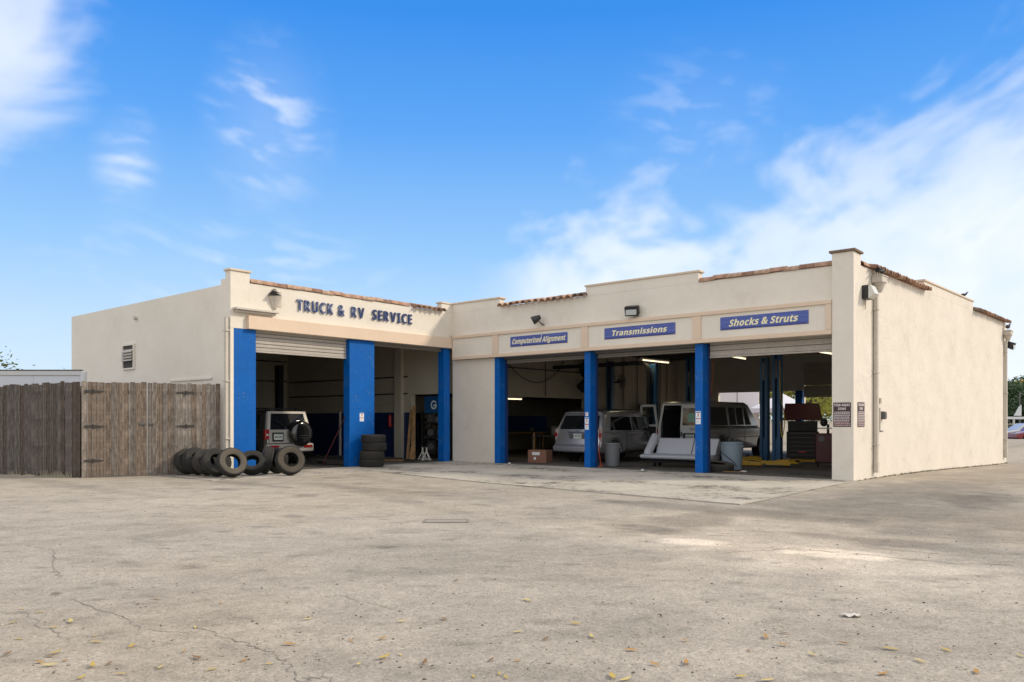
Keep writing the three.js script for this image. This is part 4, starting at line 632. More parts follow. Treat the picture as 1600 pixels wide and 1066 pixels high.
  // the leaf as seen from inside: frame, black trim, window
  const lf = [slab3([[0, 0.56, 0], [0.84, 0.56, 0], [0.84, 0.64, 0], [0, 0.64, 0]], 0.05, [0, 0, 1]), slab3([[0, 1.20, 0], [0.84, 1.20, 0], [0.84, 1.27, 0], [0, 1.27, 0]], 0.05, [0, 0, 1]), slab3([[0, 0.64, 0], [0.06, 0.64, 0], [0.06, 1.2, 0], [0, 1.2, 0]], 0.05, [0, 0, 1]), slab3([[0.78, 0.64, 0], [0.84, 0.64, 0], [0.84, 1.2, 0], [0.78, 1.2, 0]], 0.05, [0, 0, 1]), slab3([[0, 1.27, 0], [0.07, 1.27, 0], [0.20, 1.98, 0], [0.12, 1.98, 0]], 0.05, [0, 0, 1]), slab3([[0.77, 1.27, 0], [0.84, 1.27, 0], [0.84, 1.98, 0], [0.77, 1.98, 0]], 0.05, [0, 0, 1]), slab3([[0.12, 1.90, 0], [0.84, 1.90, 0], [0.84, 1.98, 0], [0.13, 1.98, 0]], 0.05, [0, 0, 1])];
  part('leaf_frame', lf, pale, ol); part('trim_panel', box(0.055, 0.785, 0.635, 1.205, 0.012, 0.035), M.matteBlack, ol); part('leaf_window', slab3([[0.07, 1.265, 0.02], [0.775, 1.265, 0.02], [0.775, 1.905, 0.02], [0.19, 1.905, 0.02]], 0.006, [0, 0, 1]), M.clear, ol);
  for (const s of [-1, 1]) { for (const [a, b] of [[-0.28, -1.75], [-1.92, -2.45], [-2.55, -3.1], [-3.22, -3.72]]) part('side_window', slab3([[s * (hw(1.25) + 0.002), 1.25, a], [s * (hw(1.25) + 0.002), 1.25, b], [s * (hw(1.88) + 0.002), 1.88, b + (b < -3.5 ? 0.3 : 0)], [s * (hw(1.88) + 0.002), 1.88, a - 0.04]], 0.008, [s, 0, 0]), M.glass, t);
    for (const z of [-1.86, -3.18]) for (const y of [0.72, 1.15]) part('hinge', box(s * 0.935 - 0.015, s * 0.935 + 0.015, y, y + 0.06, z - 0.03, z + 0.03, 0.008), M.chrome, t); }
  part('rear_frame', [slab3([[-0.86, 0.56, 0.004], [-0.77, 0.56, 0.004], [-0.77, 1.18, 0.004], [-0.86, 1.18, 0.004]], 0.012, [0, 0, 1]), slab3([[-0.86, 1.18, 0.004], [-0.77, 1.18, 0.004], [-0.68, 1.94, zr(1.94) + 0.004], [-0.76, 1.94, zr(1.94) + 0.004]], 0.012, [0, 0, 1]), slab3([[-0.76, 1.94, zr(1.94) + 0.004], [0.0, 1.94, zr(1.94) + 0.004], [0.0, 2.0, zr(2.0) + 0.004], [-0.74, 2.0, zr(2.0) + 0.004]], 0.012, [0, 0, 1])], pale, t);
  for (const s of [-1, 1]) part('door_seam', [box(s * 0.931 - 0.003, s * 0.931 + 0.003, 0.5, 1.18, -1.865, -1.850), box(s * 0.931 - 0.003, s * 0.931 + 0.003, 0.5, 1.18, -3.17, -3.155), box(s * 0.931 - 0.003, s * 0.931 + 0.003, 0.80, 0.83, -5.0, -0.2)], M.black, t);
  part('bumper', box(-0.90, 0.90, 0.36, 0.54, -0.1, 0.14, 0.03), M.steel, t);
  for (const s of [-1, 1]) part('tail_light', box(s * 0.885 - 0.045, s * 0.885 + 0.045, 0.72, 1.12, -0.1, 0.012, 0.02), M.tail, t);
  for (const [x, z] of [[-0.78, -1.25], [0.78, -1.25], [-0.78, -4.7], [0.78, -4.7]]) wheelOn(t, x, z, 0.37, 0.24);
}
// ------------------------------------------------------------------ things in the bays
function lift(label, xa, xb, z, mat, topY, armMat = M.yellow) {
  const t = thing('two_post_lift', label, 'vehicle lift', [0, 0, 0], 0, 'two-post lifts in the bays');
  for (const [x, s] of [[xa, 1], [xb, -1]]) {
    const p = part('post', [box(x - 0.13, x + 0.13, 0.012, topY, z - 0.11, z - 0.075), box(x - 0.13, x - 0.095, 0.012, topY, z - 0.075, z + 0.11), box(x + 0.095, x + 0.13, 0.012, topY, z - 0.075, z + 0.11), box(x - 0.095, x - 0.04, 0.012, topY, z + 0.085, z + 0.11), box(x + 0.04, x + 0.095, 0.012, topY, z + 0.085, z + 0.11)], mat, t);
    part('base_plate', box(x - 0.25, x + 0.25, 0.011, 0.03, z - 0.25, z + 0.25), mat, t);
    part('carriage', box(x - 0.09, x + 0.09, 0.14, 0.85, z - 0.06, z + 0.07, 0.01), mat, p);
    for (const d of [1, -1]) { const e = [x + s * 0.95, 0.16, z + d * 0.85], q = part('arm', [bar([x + s * 0.08, 0.16, z + d * 0.12], [x + s * 0.55, 0.16, z + d * 0.50], 0.11, 0.10), bar([x + s * 0.5, 0.165, z + d * 0.46], e, 0.08, 0.07)], armMat, t); part('pad', cyl(0.07, 0.06, 0.05, e[0], 0.19, e[2], 14), M.matteBlack, q); }
    part('decal', box(x - 0.03, x + 0.03, 2.75, 3.35, z + 0.112, z + 0.114), M.steel, p);
  }
  return t;
}
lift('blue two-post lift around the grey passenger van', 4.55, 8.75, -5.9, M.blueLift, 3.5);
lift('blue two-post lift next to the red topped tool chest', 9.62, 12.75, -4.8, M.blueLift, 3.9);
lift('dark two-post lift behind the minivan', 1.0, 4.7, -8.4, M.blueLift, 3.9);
{ const t = lift('black two-post lift beyond the silver SUV', -7.2, -2.6, 2.2, M.matteBlack, 3.55, M.matteBlack); t.position.set(0, 0, 0); }
function bin(name, label, x, z, r0, r1, h, mat, extra) {
  const t = thing(name, label, 'bin', [x, 0.011, z]);
  part('tub', new THREE.LatheGeometry([[0, 0.01], [r0 - 0.02, 0.01], [r0, 0.02], [lerp(r0, r1, 0.72), h * 0.72], [lerp(r0, r1, 0.73) + 0.012, h * 0.73], [r1, h - 0.05], [r1 + 0.018, h - 0.045], [r1 + 0.02, h], [r1 - 0.012, h], [r1 - 0.02, h - 0.06], [r0 - 0.02, 0.03], [0, 0.03]].map((p) => new THREE.Vector2(...p)), 32), mat, t);
  for (const s of [-1, 1]) part('handle', box(s * (r1 + 0.02) - 0.02, s * (r1 + 0.02) + 0.02, h - 0.14, h - 0.08, -0.07, 0.07, 0.012), mat, t);
  extra?.(t); return t;
}
bin('waste_bin', 'grey plastic waste bin beside the blue post', 5.95, -1.0, 0.205, 0.25, 0.72, std([0.17, 0.175, 0.18], 0.55));
bin('waste_drum', 'blue grey open drum with a rope over it', 9.52, -1.75, 0.27, 0.31, 0.80, std([0.24, 0.30, 0.35], 0.5), (t) => { part('rope', tube([[-0.2, 0.83, 0.3], [-0.16, 0.55, 0.38], [0.0, 0.4, 0.37], [0.2, 0.25, 0.33], [0.3, 0.12, 0.36]], 0.012), M.black, t); part('hoop', new THREE.TorusGeometry(0.10, 0.012, 8, 20, Math.PI).translate(0.05, 0.83, 0.1), M.steel, t); });
tyre('wide grey tyre lying flat in front of the blue grey drum', undefined, 9.42, 0.14, -1.0, new THREE.Vector3(0.12, 1, 0.06), 0.46, 0.23, 3, 0);
{ const t = thing('petrol_can', 'small red can behind the blue post', 'can', [9.12, 0.012, -0.62]); part('body', box(-0.1, 0.1, 0, 0.17, -0.07, 0.07, 0.03), M.red, t); part('spout', rod([0.05, 0.16, 0], [0.1, 0.22, 0], 0.018), M.red, t); part('handle', tube([[-0.07, 0.165, 0], [-0.05, 0.21, 0], [0.0, 0.21, 0], [0.02, 0.165, 0]], 0.012), M.red, t); }
{ // pale bench seat on a dolly
  const pale = std([0.46, 0.47, 0.50], 0.5), t = thing('vinyl_couch', 'pale grey moulded couch set on a low dolly', 'couch', [7.75, 0.012, -1.95], 0.0); const W = 2.3;
  const sh = (pts) => { const s = new THREE.Shape(); s.moveTo(...pts[0]); s.splineThru(pts.slice(1).map((p) => new THREE.Vector2(...p))); s.closePath(); return s; };
  const lay = (g, x0) => toCreasedNormals(g.rotateY(-Math.PI / 2).translate(x0, 0, 0), 0.8);
  const ex = (pts, w, x0, bev = 0.03) => lay(new THREE.ExtrudeGeometry(sh(pts), { depth: w - 2 * bev, bevelEnabled: true, bevelSize: bev, bevelThickness: bev, bevelOffset: -bev, bevelSegments: 3, curveSegments: 24 }), x0 + w - bev);
  part('cushion', ex([[0.34, 0.24], [0.42, 0.28], [0.40, 0.36], [0.1, 0.40], [-0.25, 0.40], [-0.3, 0.26], [0.0, 0.22]], W, -W / 2), pale, t);
  part('backrest', ex([[-0.02, 0.40], [-0.18, 0.72], [-0.26, 0.86], [-0.34, 0.84], [-0.36, 0.6], [-0.3, 0.38]], W * 0.52, -W / 2 + 0.30), pale, t); part('backrest', ex([[-0.02, 0.40], [-0.18, 0.72], [-0.26, 0.86], [-0.34, 0.84], [-0.36, 0.6], [-0.3, 0.38]], W * 0.34, -W / 2 + 0.30 + W * 0.53), pale, t);
  part('armrest', new THREE.CapsuleGeometry(0.13, 0.62, 8, 18).rotateX(-0.72).translate(-W / 2 + 0.16, 0.66, -0.02), pale, t);
  part('dolly', [box(-0.9, 0.9, 0.13, 0.20, -0.25, 0.2, 0.01)], M.matteBlack, t);
  for (const [x, z] of [[-0.8, 0.12], [0.8, 0.12], [-0.8, -0.2], [0.8, -0.2]]) part('caster', new THREE.CylinderGeometry(0.065, 0.065, 0.05, 18).rotateZ(Math.PI / 2).translate(x, 0.065, z), M.matteBlack, t);
}
{ // cardboard carton with label
  const t = thing('cardboard_box', 'brown carton with white label near the first blue post', 'box', [2.62, 0.012, -0.95], 0.12), card = std([0.24, 0.115, 0.07], 0.85);
  part('carton', box(0, 0.72, 0, 0.42, -0.4, 0, 0.012), card, t); part('flap', [box(0.01, 0.71, 0.415, 0.425, -0.2, -0.004), box(0.01, 0.71, 0.42, 0.43, -0.395, -0.205)], card, t); part('label', new THREE.BoxGeometry(0.30, 0.10, 0.003).translate(0.32, 0.31, 0.003), M.white, t); part('sticker', new THREE.CylinderGeometry(0.05, 0.05, 0.003, 16).rotateX(Math.PI / 2).translate(0.28, 0.15, 0.003), M.white, t);
}
{ const t = thing('push_broom', 'broom standing behind the brown carton', 'broom', [2.55, 0.012, -1.35]); part('handle', rod([0, 0.05, 0], [-0.02, 1.0, -0.05], 0.014), M.plank, t); part('head', box(-0.2, 0.2, 0, 0.09, -0.04, 0.04, 0.01), M.grime, t); }
{ const t = thing('work_table', 'dark steel work table holding a grey case', 'table', [0.9, 0.01, -4.6], 0.2); part('top', box(-0.8, 0.8, 0.78, 0.84, -0.35, 0.35, 0.01), M.grime, t); for (const [x, z] of [[-0.74, -0.3], [0.74, -0.3], [-0.74, 0.3], [0.74, 0.3]]) part('leg', box(x - 0.03, x + 0.03, 0, 0.78, z - 0.03, z + 0.03), M.grime, t); part('shelf', box(-0.74, 0.74, 0.25, 0.29, -0.3, 0.3), M.grime, t);
  const c = thing('tool_case', 'grey lidded case on the dark work table', 'case', [1.15, 0.852, -4.65], 0.2); part('case', box(-0.26, 0.26, 0, 0.28, -0.18, 0.18, 0.03), std([0.20, 0.19, 0.17], 0.6), c); part('lid', box(-0.27, 0.27, 0.283, 0.34, -0.19, 0.19, 0.02), std([0.23, 0.22, 0.20], 0.6), c); part('handle', box(-0.08, 0.08, 0.16, 0.2, 0.181, 0.2, 0.008), M.black, c); }
{ const t = thing('alignment_cabinet', 'tall black machine cabinet behind the minivan', 'cabinet', [0.35, 0.01, -7.0], 0.5); part('body', box(-0.4, 0.4, 0, 1.55, -0.35, 0.35, 0.03), M.black, t); part('screen', box(-0.3, 0.3, 1.05, 1.45, 0.352, 0.36, 0.01), M.glass, t); part('drawer', box(-0.34, 0.34, 0.3, 0.6, 0.352, 0.365, 0.01), M.steel, t); part('drawer', box(-0.34, 0.34, 0.64, 0.94, 0.352, 0.365, 0.01), M.steel, t); }
{ // big dark hose reel / duct mouth on the partition
  const t = thing('exhaust_duct', 'black exhaust duct mounted high on the inner wall', 'duct'); part('hood', new THREE.CylinderGeometry(0.2, 0.36, 0.8, 24, 1, true).rotateZ(-0.7).translate(0.62, 3.0, -7.4), M.matteBlack, t); part('pipe', tube([[0.4, 3.3, -7.4], [0.15, 3.55, -7.6], [0.12, 3.9, -7.9], [0.12, 4.3, -8.0]], 0.14), M.matteBlack, t); }
{ // overhead hose pipe with drop leg, bay two
  const t = thing('overhead_pipe', 'black overhead air pipe bending down behind the open van door', 'pipe'); part('pipe', tube([[0.3, 3.52, -5.4], [3.2, 3.52, -5.45], [4.1, 3.52, -5.5], [4.42, 3.46, -5.55], [4.5, 3.2, -5.6], [4.5, 2.2, -5.62], [4.5, 1.2, -5.62]], 0.075, 60), M.matteBlack, t); part('hanger', [rod([1.5, 3.52, -5.4], [1.5, 4.33, -5.4], 0.012), rod([3.8, 3.52, -5.4], [3.8, 4.33, -5.4], 0.012)], M.steel, t); part('bracket', box(4.4, 4.6, 0.012, 1.2, -5.7, -5.52), M.matteBlack, t); }
{ // tool chest with raised red lid
  const t = thing('tool_chest', 'black drawer tool chest with raised dark red lid', 'tool chest', [9.75, 0.011, -6.6], 0.35); part('cabinet', box(-0.5, 0.5, 0.14, 1.05, -0.28, 0.28, 0.02), M.black, t); part('top_chest', box(-0.46, 0.46, 1.055, 1.40, -0.26, 0.24, 0.02), M.black, t);
  for (let k = 0; k < 6; k++) { const d = part('drawer', box(-0.45, 0.45, 0.18 + k * 0.14, 0.30 + k * 0.14, 0.281, 0.295, 0.008), M.grime, t); part('pull', box(-0.4, 0.4, 0.275 + k * 0.14, 0.295 + k * 0.14, 0.296, 0.315, 0.004), M.steel, d); }
  for (let k = 0; k < 2; k++) part('drawer', box(-0.42, 0.42, 1.08 + k * 0.15, 1.21 + k * 0.15, 0.241, 0.255, 0.008), M.grime, t);
  part('lid', slab3([[-0.62, 1.42, -0.25], [0.62, 1.42, -0.25], [0.52, 1.98, -0.40], [-0.56, 1.98, -0.40]], 0.03, [0, 0, 1]), M.darkRed, t);
  part('badge', box(-0.12, 0.12, 0.36, 0.42, 0.30, 0.305), M.red, t); for (const [x, z] of [[-0.42, 0.2], [0.42, 0.2], [-0.42, -0.2], [0.42, -0.2]]) part('caster', new THREE.CylinderGeometry(0.07, 0.07, 0.04, 16).rotateZ(Math.PI / 2).translate(x, 0.07, z), M.matteBlack, t);
}
{ const t = thing('service_machine', 'dark red shop machine with black bottle and white tray on top', 'machine', [11.15, 0.011, -5.2], 0.3); part('body', box(-0.45, 0.45, 0.12, 1.02, -0.3, 0.3, 0.04), M.darkRed, t); part('tray', box(-0.4, 0.42, 1.16, 1.19, -0.25, 0.28, 0.01), M.white, t); part('mast', rod([-0.1, 1.0, 0], [-0.1, 1.3, 0], 0.04), M.black, t); part('bottle', new THREE.SphereGeometry(0.11, 18, 14).scale(1, 1.2, 1).translate(-0.22, 1.36, 0), M.black, t); part('gauge', new THREE.CylinderGeometry(0.09, 0.09, 0.02, 20).rotateX(Math.PI / 2).translate(-0.28, 0.86, 0.31), M.steel, t); for (const x of [-0.38, 0.38]) part('wheel', new THREE.CylinderGeometry(0.12, 0.12, 0.06, 18).rotateZ(Math.PI / 2).translate(x, 0.12, 0.2), M.matteBlack, t); }
{ const t = thing('floor_jack', 'yellow and black floor jack in front of the blue lift posts', 'jack', [9.95, 0.012, -4.05], -1.15); part('frame', [bar([-0.09, 0.13, 0.5], [-0.07, 0.11, -0.35], 0.035, 0.12), bar([0.09, 0.13, 0.5], [0.07, 0.11, -0.35], 0.035, 0.12)], M.yellow, t); part('arm', bar([0, 0.14, 0.3], [0, 0.2, -0.3], 0.08, 0.06), M.yellow, t); part('saddle', cyl(0.07, 0.06, 0.04, 0, 0.23, -0.3, 16), M.steel, t); part('handle', rod([0, 0.16, 0.45], [0, 0.28, 1.05], 0.02), M.yellow, t); for (const [x, z] of [[-0.14, -0.38], [0.14, -0.38], [-0.13, 0.42], [0.13, 0.42]]) part('wheel', new THREE.CylinderGeometry(0.055, 0.055, 0.04, 16).rotateZ(Math.PI / 2).translate(x, 0.055, z), M.black, t); }
{ const t = thing('ramp_beam', 'yellow steel beam lying by the wheels of the passenger van', 'beam', [8.55, 0.012, -3.6], 0.35); part('beam', toCreasedNormals(extrudeSide(new THREE.Shape([[0, 0.03], [1.1, 0.03], [1.1, 0.12], [0.12, 0.22], [0, 0.22]].map((p) => new THREE.Vector2(...p))), 0.16, 0.01).rotateY(-Math.PI / 2), 0.5), M.yellow, t); part('foot', box(-0.9, -0.2, 0, 0.03, -0.1, 0.1), M.matteBlack, t); }
{ const t = thing('red_hose', 'orange red air hose hanging behind the blue post beside the bin', 'hose', [5.74, 0.012, -0.62]); part('hose', tube([[0.0, 1.15, 0.0], [0.03, 0.8, 0.03], [-0.02, 0.45, 0.0], [0.06, 0.15, 0.05], [0.14, 0.02, 0.12], [0.05, 0.02, 0.25], [-0.12, 0.02, 0.12]], 0.016, 40), std([0.55, 0.08, 0.03], 0.5), t); part('nozzle', rod([-0.12, 0.02, 0.12], [-0.2, 0.03, 0.06], 0.02), M.steel, t); }
// left wing: things by the partition
{ const t = thing('leaning_planks', 'brown planks leaning beside the inner doorway', 'planks'); part('plank', bar([-1.75, 0.02, 0.25], [-2.15, 1.95, -0.18], 0.13, 0.04), M.plank, t); part('plank', bar([-1.95, 0.02, 0.32], [-2.3, 1.8, -0.18], 0.10, 0.03), M.plank, t); part('plank', bar([-1.62, 0.02, 0.4], [-1.95, 0.45, 0.05], 0.2, 0.03), M.plank, t); }
{ const t = thing('steel_sheet', 'dark sheet metal lying by the inner doorway', 'sheet', [-1.6, 0.012, 0.9], 0.5); part('sheet', bar([-0.9, 0.14, 0], [0.6, 0.02, 0.1], 0.5, 0.012), M.grime, t); part('batten', bar([-1.0, 0.03, 0.3], [0.2, 0.03, 0.4], 0.08, 0.05), M.plank, t); }
function jackStand(label, x, z, turn) { const t = thing('jack_stand', label, 'jack stand', [x, 0.012, z], turn, 'jack stands in the inner doorway'); part('leg', [bar([-0.13, 0, -0.1], [-0.02, 0.3, -0.01], 0.03, 0.03), bar([0.13, 0, -0.1], [0.02, 0.3, -0.01], 0.03, 0.03), bar([-0.13, 0, 0.1], [-0.02, 0.3, 0.01], 0.03, 0.03), bar([0.13, 0, 0.1], [0.02, 0.3, 0.01], 0.03, 0.03)], M.offWhite, t); part('column', cyl(0.03, 0.03, 0.2, 0, 0.26, 0, 14), M.offWhite, t); part('saddle', box(-0.06, 0.06, 0.45, 0.48, -0.03, 0.03, 0.008), M.steel, t); part('brace', [bar([-0.13, 0.05, 0.1], [0.13, 0.05, 0.1], 0.02, 0.02), bar([-0.13, 0.05, -0.1], [0.13, 0.05, -0.1], 0.02, 0.02)], M.offWhite, t); }
jackStand('white jack stand near the blue corner post in the inner doorway', -0.95, 0.32, 0.5); jackStand('grey jack stand partly behind the white one', -1.28, 0.2, 0.1);
{ const tex = canvasTex(256, 160, (c) => { c.fillStyle = '#17548a'; c.fillRect(0, 0, 256, 160); c.strokeStyle = '#e8f0f4'; c.lineWidth = 17; c.lineCap = 'round'; c.beginPath(); c.arc(128, 82, 34, -0.7, -4.9, true); c.stroke(); c.beginPath(); c.moveTo(130, 88); c.lineTo(160, 84); c.lineTo(152, 112); c.stroke(); });
  tag(part('blue_sign', new THREE.BoxGeometry(0.98, 0.62, 0.02).translate(-1.45, 2.0, -0.52), std(0xffffff, 0.5, { map: tex })), 'blue sign with a white round letter hung in the inner doorway', 'sign'); 
  const h = thing('sign_hanger', 'thin wires holding the blue sign in the inner doorway', 'hanger'); part('wire', [rod([-1.8, 2.3, -0.52], [-1.8, 2.46, -0.52], 0.006, 6), rod([-1.1, 2.3, -0.52], [-1.1, 2.46, -0.52], 0.006, 6)], M.steel, h); }
{ const t = thing('parts_rack', 'dark rack of engine parts inside the inner doorway', 'rack', [-1.9, 0.012, -1.3], 0.1); for (const [x, z] of [[-0.7, -0.25], [0.7, -0.25], [-0.7, 0.25], [0.7, 0.25]]) part('upright', box(x - 0.025, x + 0.025, 0, 1.75, z - 0.025, z + 0.025), M.grime, t); for (const y of [0.15, 0.75, 1.3]) part('shelf', box(-0.72, 0.72, y, y + 0.03, -0.28, 0.28), M.grime, t);
  const r = rng(61); [['engine block', 0.185, 0.5], ['part', 0.785, 0.4], ['part', 1.335, 0.35]].forEach(([n, y, h], k) => { for (let q = 0; q < 3; q++) { const o = thing('machine_part', ['greasy casting on the bottom shelf of the parts rack', 'dark housing on the middle shelf of the parts rack', 'grey housing on the top shelf of the parts rack'][k], 'machine part', [-1.9 - 0.45 + q * 0.45, 0.012 + y - 0.003, -1.3], r(), ['castings on the bottom shelf', 'housings on the middle shelf', 'housings on the top shelf'][k]); const w = 0.13 + r() * 0.06, hh = h * (0.6 + 0.4 * r()); part('casing', box(-w, w, 0, hh, -w, w, 0.04), k === 2 ? M.steel : M.grime, o); part('flange', new THREE.CylinderGeometry(w * 0.7, w * 0.7, 0.06, 18).rotateX(Math.PI / 2).translate(0, hh * 0.5, w + 0.03), M.steel, o); } }); }
{ const t = thing('white_cabinet', 'white wall cabinet with a brown pole beside the inner doorway', 'cabinet', [-0.62, 0.012, -1.0], 0); part('carcass', box(-0.3, 0.3, 1.0, 1.75, -0.3, -0.02, 0.01), M.offWhite, t); part('door', box(-0.28, 0.28, 1.02, 1.73, -0.018, -0.002, 0.006), M.offWhite, t); part('stand', box(-0.28, 0.28, 0, 0.998, -0.28, -0.05), M.grime, t); part('pole', rod([0.1, 0, 0.06], [0.16, 1.95, 0.02], 0.018), M.plank, t); }
{ const t = thing('steel_ramp', 'low dark steel ramp on the floor beside the wide blue post', 'ramp', [-1.0, 0.012, 3.85], 0.2); part('deck', bar([-1.2, 0.14, 0], [0.5, 0.12, 0.05], 0.45, 0.05), M.grime, t); part('foot', [box(-1.1, -0.95, 0, 0.12, -0.15, 0.15), box(0.2, 0.38, 0, 0.10, -0.15, 0.2)], M.grime, t); }
{ const t = thing('red_pry_bar', 'thin dark red bar leaning against the wide blue post', 'bar'); part('shaft', rod([-0.75, 0.02, 4.9], [-0.2, 1.5, 4.46], 0.014), M.darkRed, t); part('hook', rod([-0.2, 1.5, 4.46], [-0.16, 1.56, 4.52], 0.014), M.darkRed, t); }
{ const t = thing('grey_standpipe', 'grey standpipe by the blue wainscot in the left wing', 'pipe', [-5.9, 0.012, 0.3]); part('pipe', rod([0, 0, 0], [0, 1.75, 0], 0.05), M.pipe, t); part('flange', cyl(0.1, 0.1, 0.03, 0, 0, 0), M.steel, t); part('cap', cyl(0.065, 0.06, 0.05, 0, 1.75, 0), M.steel, t); }
// clutter along the inner walls of the main hall
function shelfUnit(label, x, z, turn, seed, H = 1.9) { const t = thing('storage_shelf', label, 'shelf', [x, 0.012, z], turn, 'storage shelves'); for (const [a, b] of [[-0.6, -0.2], [0.6, -0.2], [-0.6, 0.2], [0.6, 0.2]]) part('upright', box(a - 0.02, a + 0.02, 0, H, b - 0.02, b + 0.02), M.steel, t); const r = rng(seed), cols = [[0.30, 0.20, 0.12], [0.05, 0.07, 0.20], [0.30, 0.03, 0.03], [0.42, 0.40, 0.36], [0.06, 0.06, 0.06], [0.40, 0.30, 0.05]].map((c) => std(c, 0.7)); for (let k = 0; k < 4; k++) { const y = 0.12 + k * (H - 0.2) / 3.4; part('shelf', box(-0.62, 0.62, y, y + 0.03, -0.22, 0.22), M.steel, t);
  let xx = -0.55; while (xx < 0.42) { const w = 0.12 + r() * 0.16, h = 0.12 + r() * 0.25, o = thing('stored_carton', ['carton on the lowest board of the ', 'carton on the second board of the ', 'carton on the third board of the ', 'carton on the top board of the '][k] + label, 'carton', [x, 0.012, z], turn, 'cartons, board ' + (k + 1) + ' of the ' + label); part('carton', box(xx, xx + w, y + 0.031, y + 0.031 + h, -0.15 + r() * 0.05, 0.14, 0.01), cols[(r() * 6) | 0], o); part('label', box(xx + w * 0.25, xx + w * 0.75, y + 0.05 + h * 0.3, y + 0.05 + h * 0.55, 0.141, 0.144), M.offWhite, o); xx += w + 0.03 + r() * 0.06; } } return t; }
shelfUnit('steel shelf by the end of the inner wall', 0.35, -9.4, Math.PI / 2, 7); shelfUnit('steel shelf in the dark room under the mezzanine', -4.6, -3.4, Math.PI / 2, 8, 1.7); shelfUnit('tall steel shelf near the far pilaster', 0.4, -12.6, Math.PI / 2, 12, 2.2);
{ const t = thing('workbench', 'long wooden workbench under the mezzanine', 'workbench', [-2.6, 0.012, -6.6], 0); part('top', box(-1.3, 1.3, 0.85, 0.91, -0.4, 0.4, 0.01), M.plank, t); for (const [a, b] of [[-1.2, -0.3], [1.2, -0.3], [-1.2, 0.3], [1.2, 0.3]]) part('leg', box(a - 0.04, a + 0.04, 0, 0.85, b - 0.04, b + 0.04), M.plank, t); part('back_board', box(-1.3, 1.3, 0.93, 1.6, -0.42, -0.405), M.blueDark, t);
  const v = thing('bench_vise', 'grey vise on the wooden workbench', 'vise', [-1.6, 0.925, -6.4], 0.4); part('body', box(-0.06, 0.06, 0, 0.16, -0.14, 0.05, 0.02), M.steel, v); part('jaw', box(-0.08, 0.08, 0.1, 0.19, 0.07, 0.12, 0.01), M.steel, v); part('screw', rod([0, 0.08, 0.05], [0, 0.08, 0.24], 0.015), M.steel, v); part('handle', rod([-0.1, 0.08, 0.23], [0.1, 0.08, 0.23], 0.008), M.steel, v); }
function hose(label, pts, c) { const t = part('air_hose', tube(pts, 0.014, 60), std(c, 0.5)); tag(t, label, 'hose', 'hoses and cables in the hall'); }
hose('black cable looping along the inner wall of the hall', [[0.06, 4.2, -2.2], [0.1, 3.2, -3.4], [0.1, 2.9, -4.6], [0.08, 3.3, -5.8], [0.08, 4.1, -6.6]], [0.02, 0.02, 0.02]);
hose('orange cable dropping from the joists beside the passenger van', [[7.6, 4.4, -4.4], [7.62, 3.2, -4.42], [7.55, 2.3, -4.4], [7.4, 1.9, -4.5]], [0.5, 0.12, 0.02]);
hose('black cable hanging between the joists over the minivan', [[2.4, 4.35, -3.0], [3.2, 3.75, -3.3], [4.2, 3.7, -3.5], [5.2, 4.35, -3.7]], [0.02, 0.02, 0.02]);
hose('yellow hose draped from the blue lift post', [[9.75, 3.3, -4.65], [9.8, 2.2, -4.6], [9.95, 1.5, -4.55], [9.85, 0.9, -4.6], [9.78, 1.4, -4.62]], [0.5, 0.33, 0.03]);
for (const [x, z, l] of [[0.16, -9.0, 'red fire extinguisher on the inner wall past the mezzanine'], [-3.5, -0.2, 'red fire extinguisher near the column in the left wing']]) { const t = thing('fire_extinguisher', l, 'extinguisher', [x, 1.15, z]); part('cylinder', new THREE.CapsuleGeometry(0.08, 0.34, 6, 16).translate(0, 0.25, 0), M.red, t); part('valve', cyl(0.03, 0.02, 0.08, 0, 0.5, 0), M.black, t); part('bracket', box(-0.1, 0.1, 0.1, 0.14, -0.1, 0.0), M.steel, t); part('hose', tube([[0.02, 0.55, 0], [0.1, 0.5, 0.03], [0.11, 0.3, 0.03], [0.1, 0.15, 0.03]], 0.012), M.black, t); }
{ const t = thing('wall_fan', 'black caged fan high on the inner wall of the hall', 'fan', [0.0, 3.1, -10.2], Math.PI / 2); part('arm', rod([0, 0, 0.0], [0, 0.05, 0.3], 0.03), M.black, t); part('cage', [...Array.from({ length: 4 }, (_, k) => new THREE.TorusGeometry(0.12 + k * 0.07, 0.008, 6, 28).translate(0, 0.05, 0.42)), ...Array.from({ length: 8 }, (_, k) => rod([0, 0.05, 0.43], [Math.cos(k * 0.785) * 0.33, 0.05 + Math.sin(k * 0.785) * 0.33, 0.42], 0.005, 5))], M.steel, t); part('motor', new THREE.CylinderGeometry(0.09, 0.09, 0.16, 18).rotateX(Math.PI / 2).translate(0, 0.05, 0.3), M.black, t); for (let k = 0; k < 4; k++) part('blade', box(-0.06, 0.06, 0.05, 0.28, -0.004, 0.004, 0.002).rotateY(0.5).rotateZ(k * Math.PI / 2).translate(0, 0.05, 0.39), M.steel, t); }
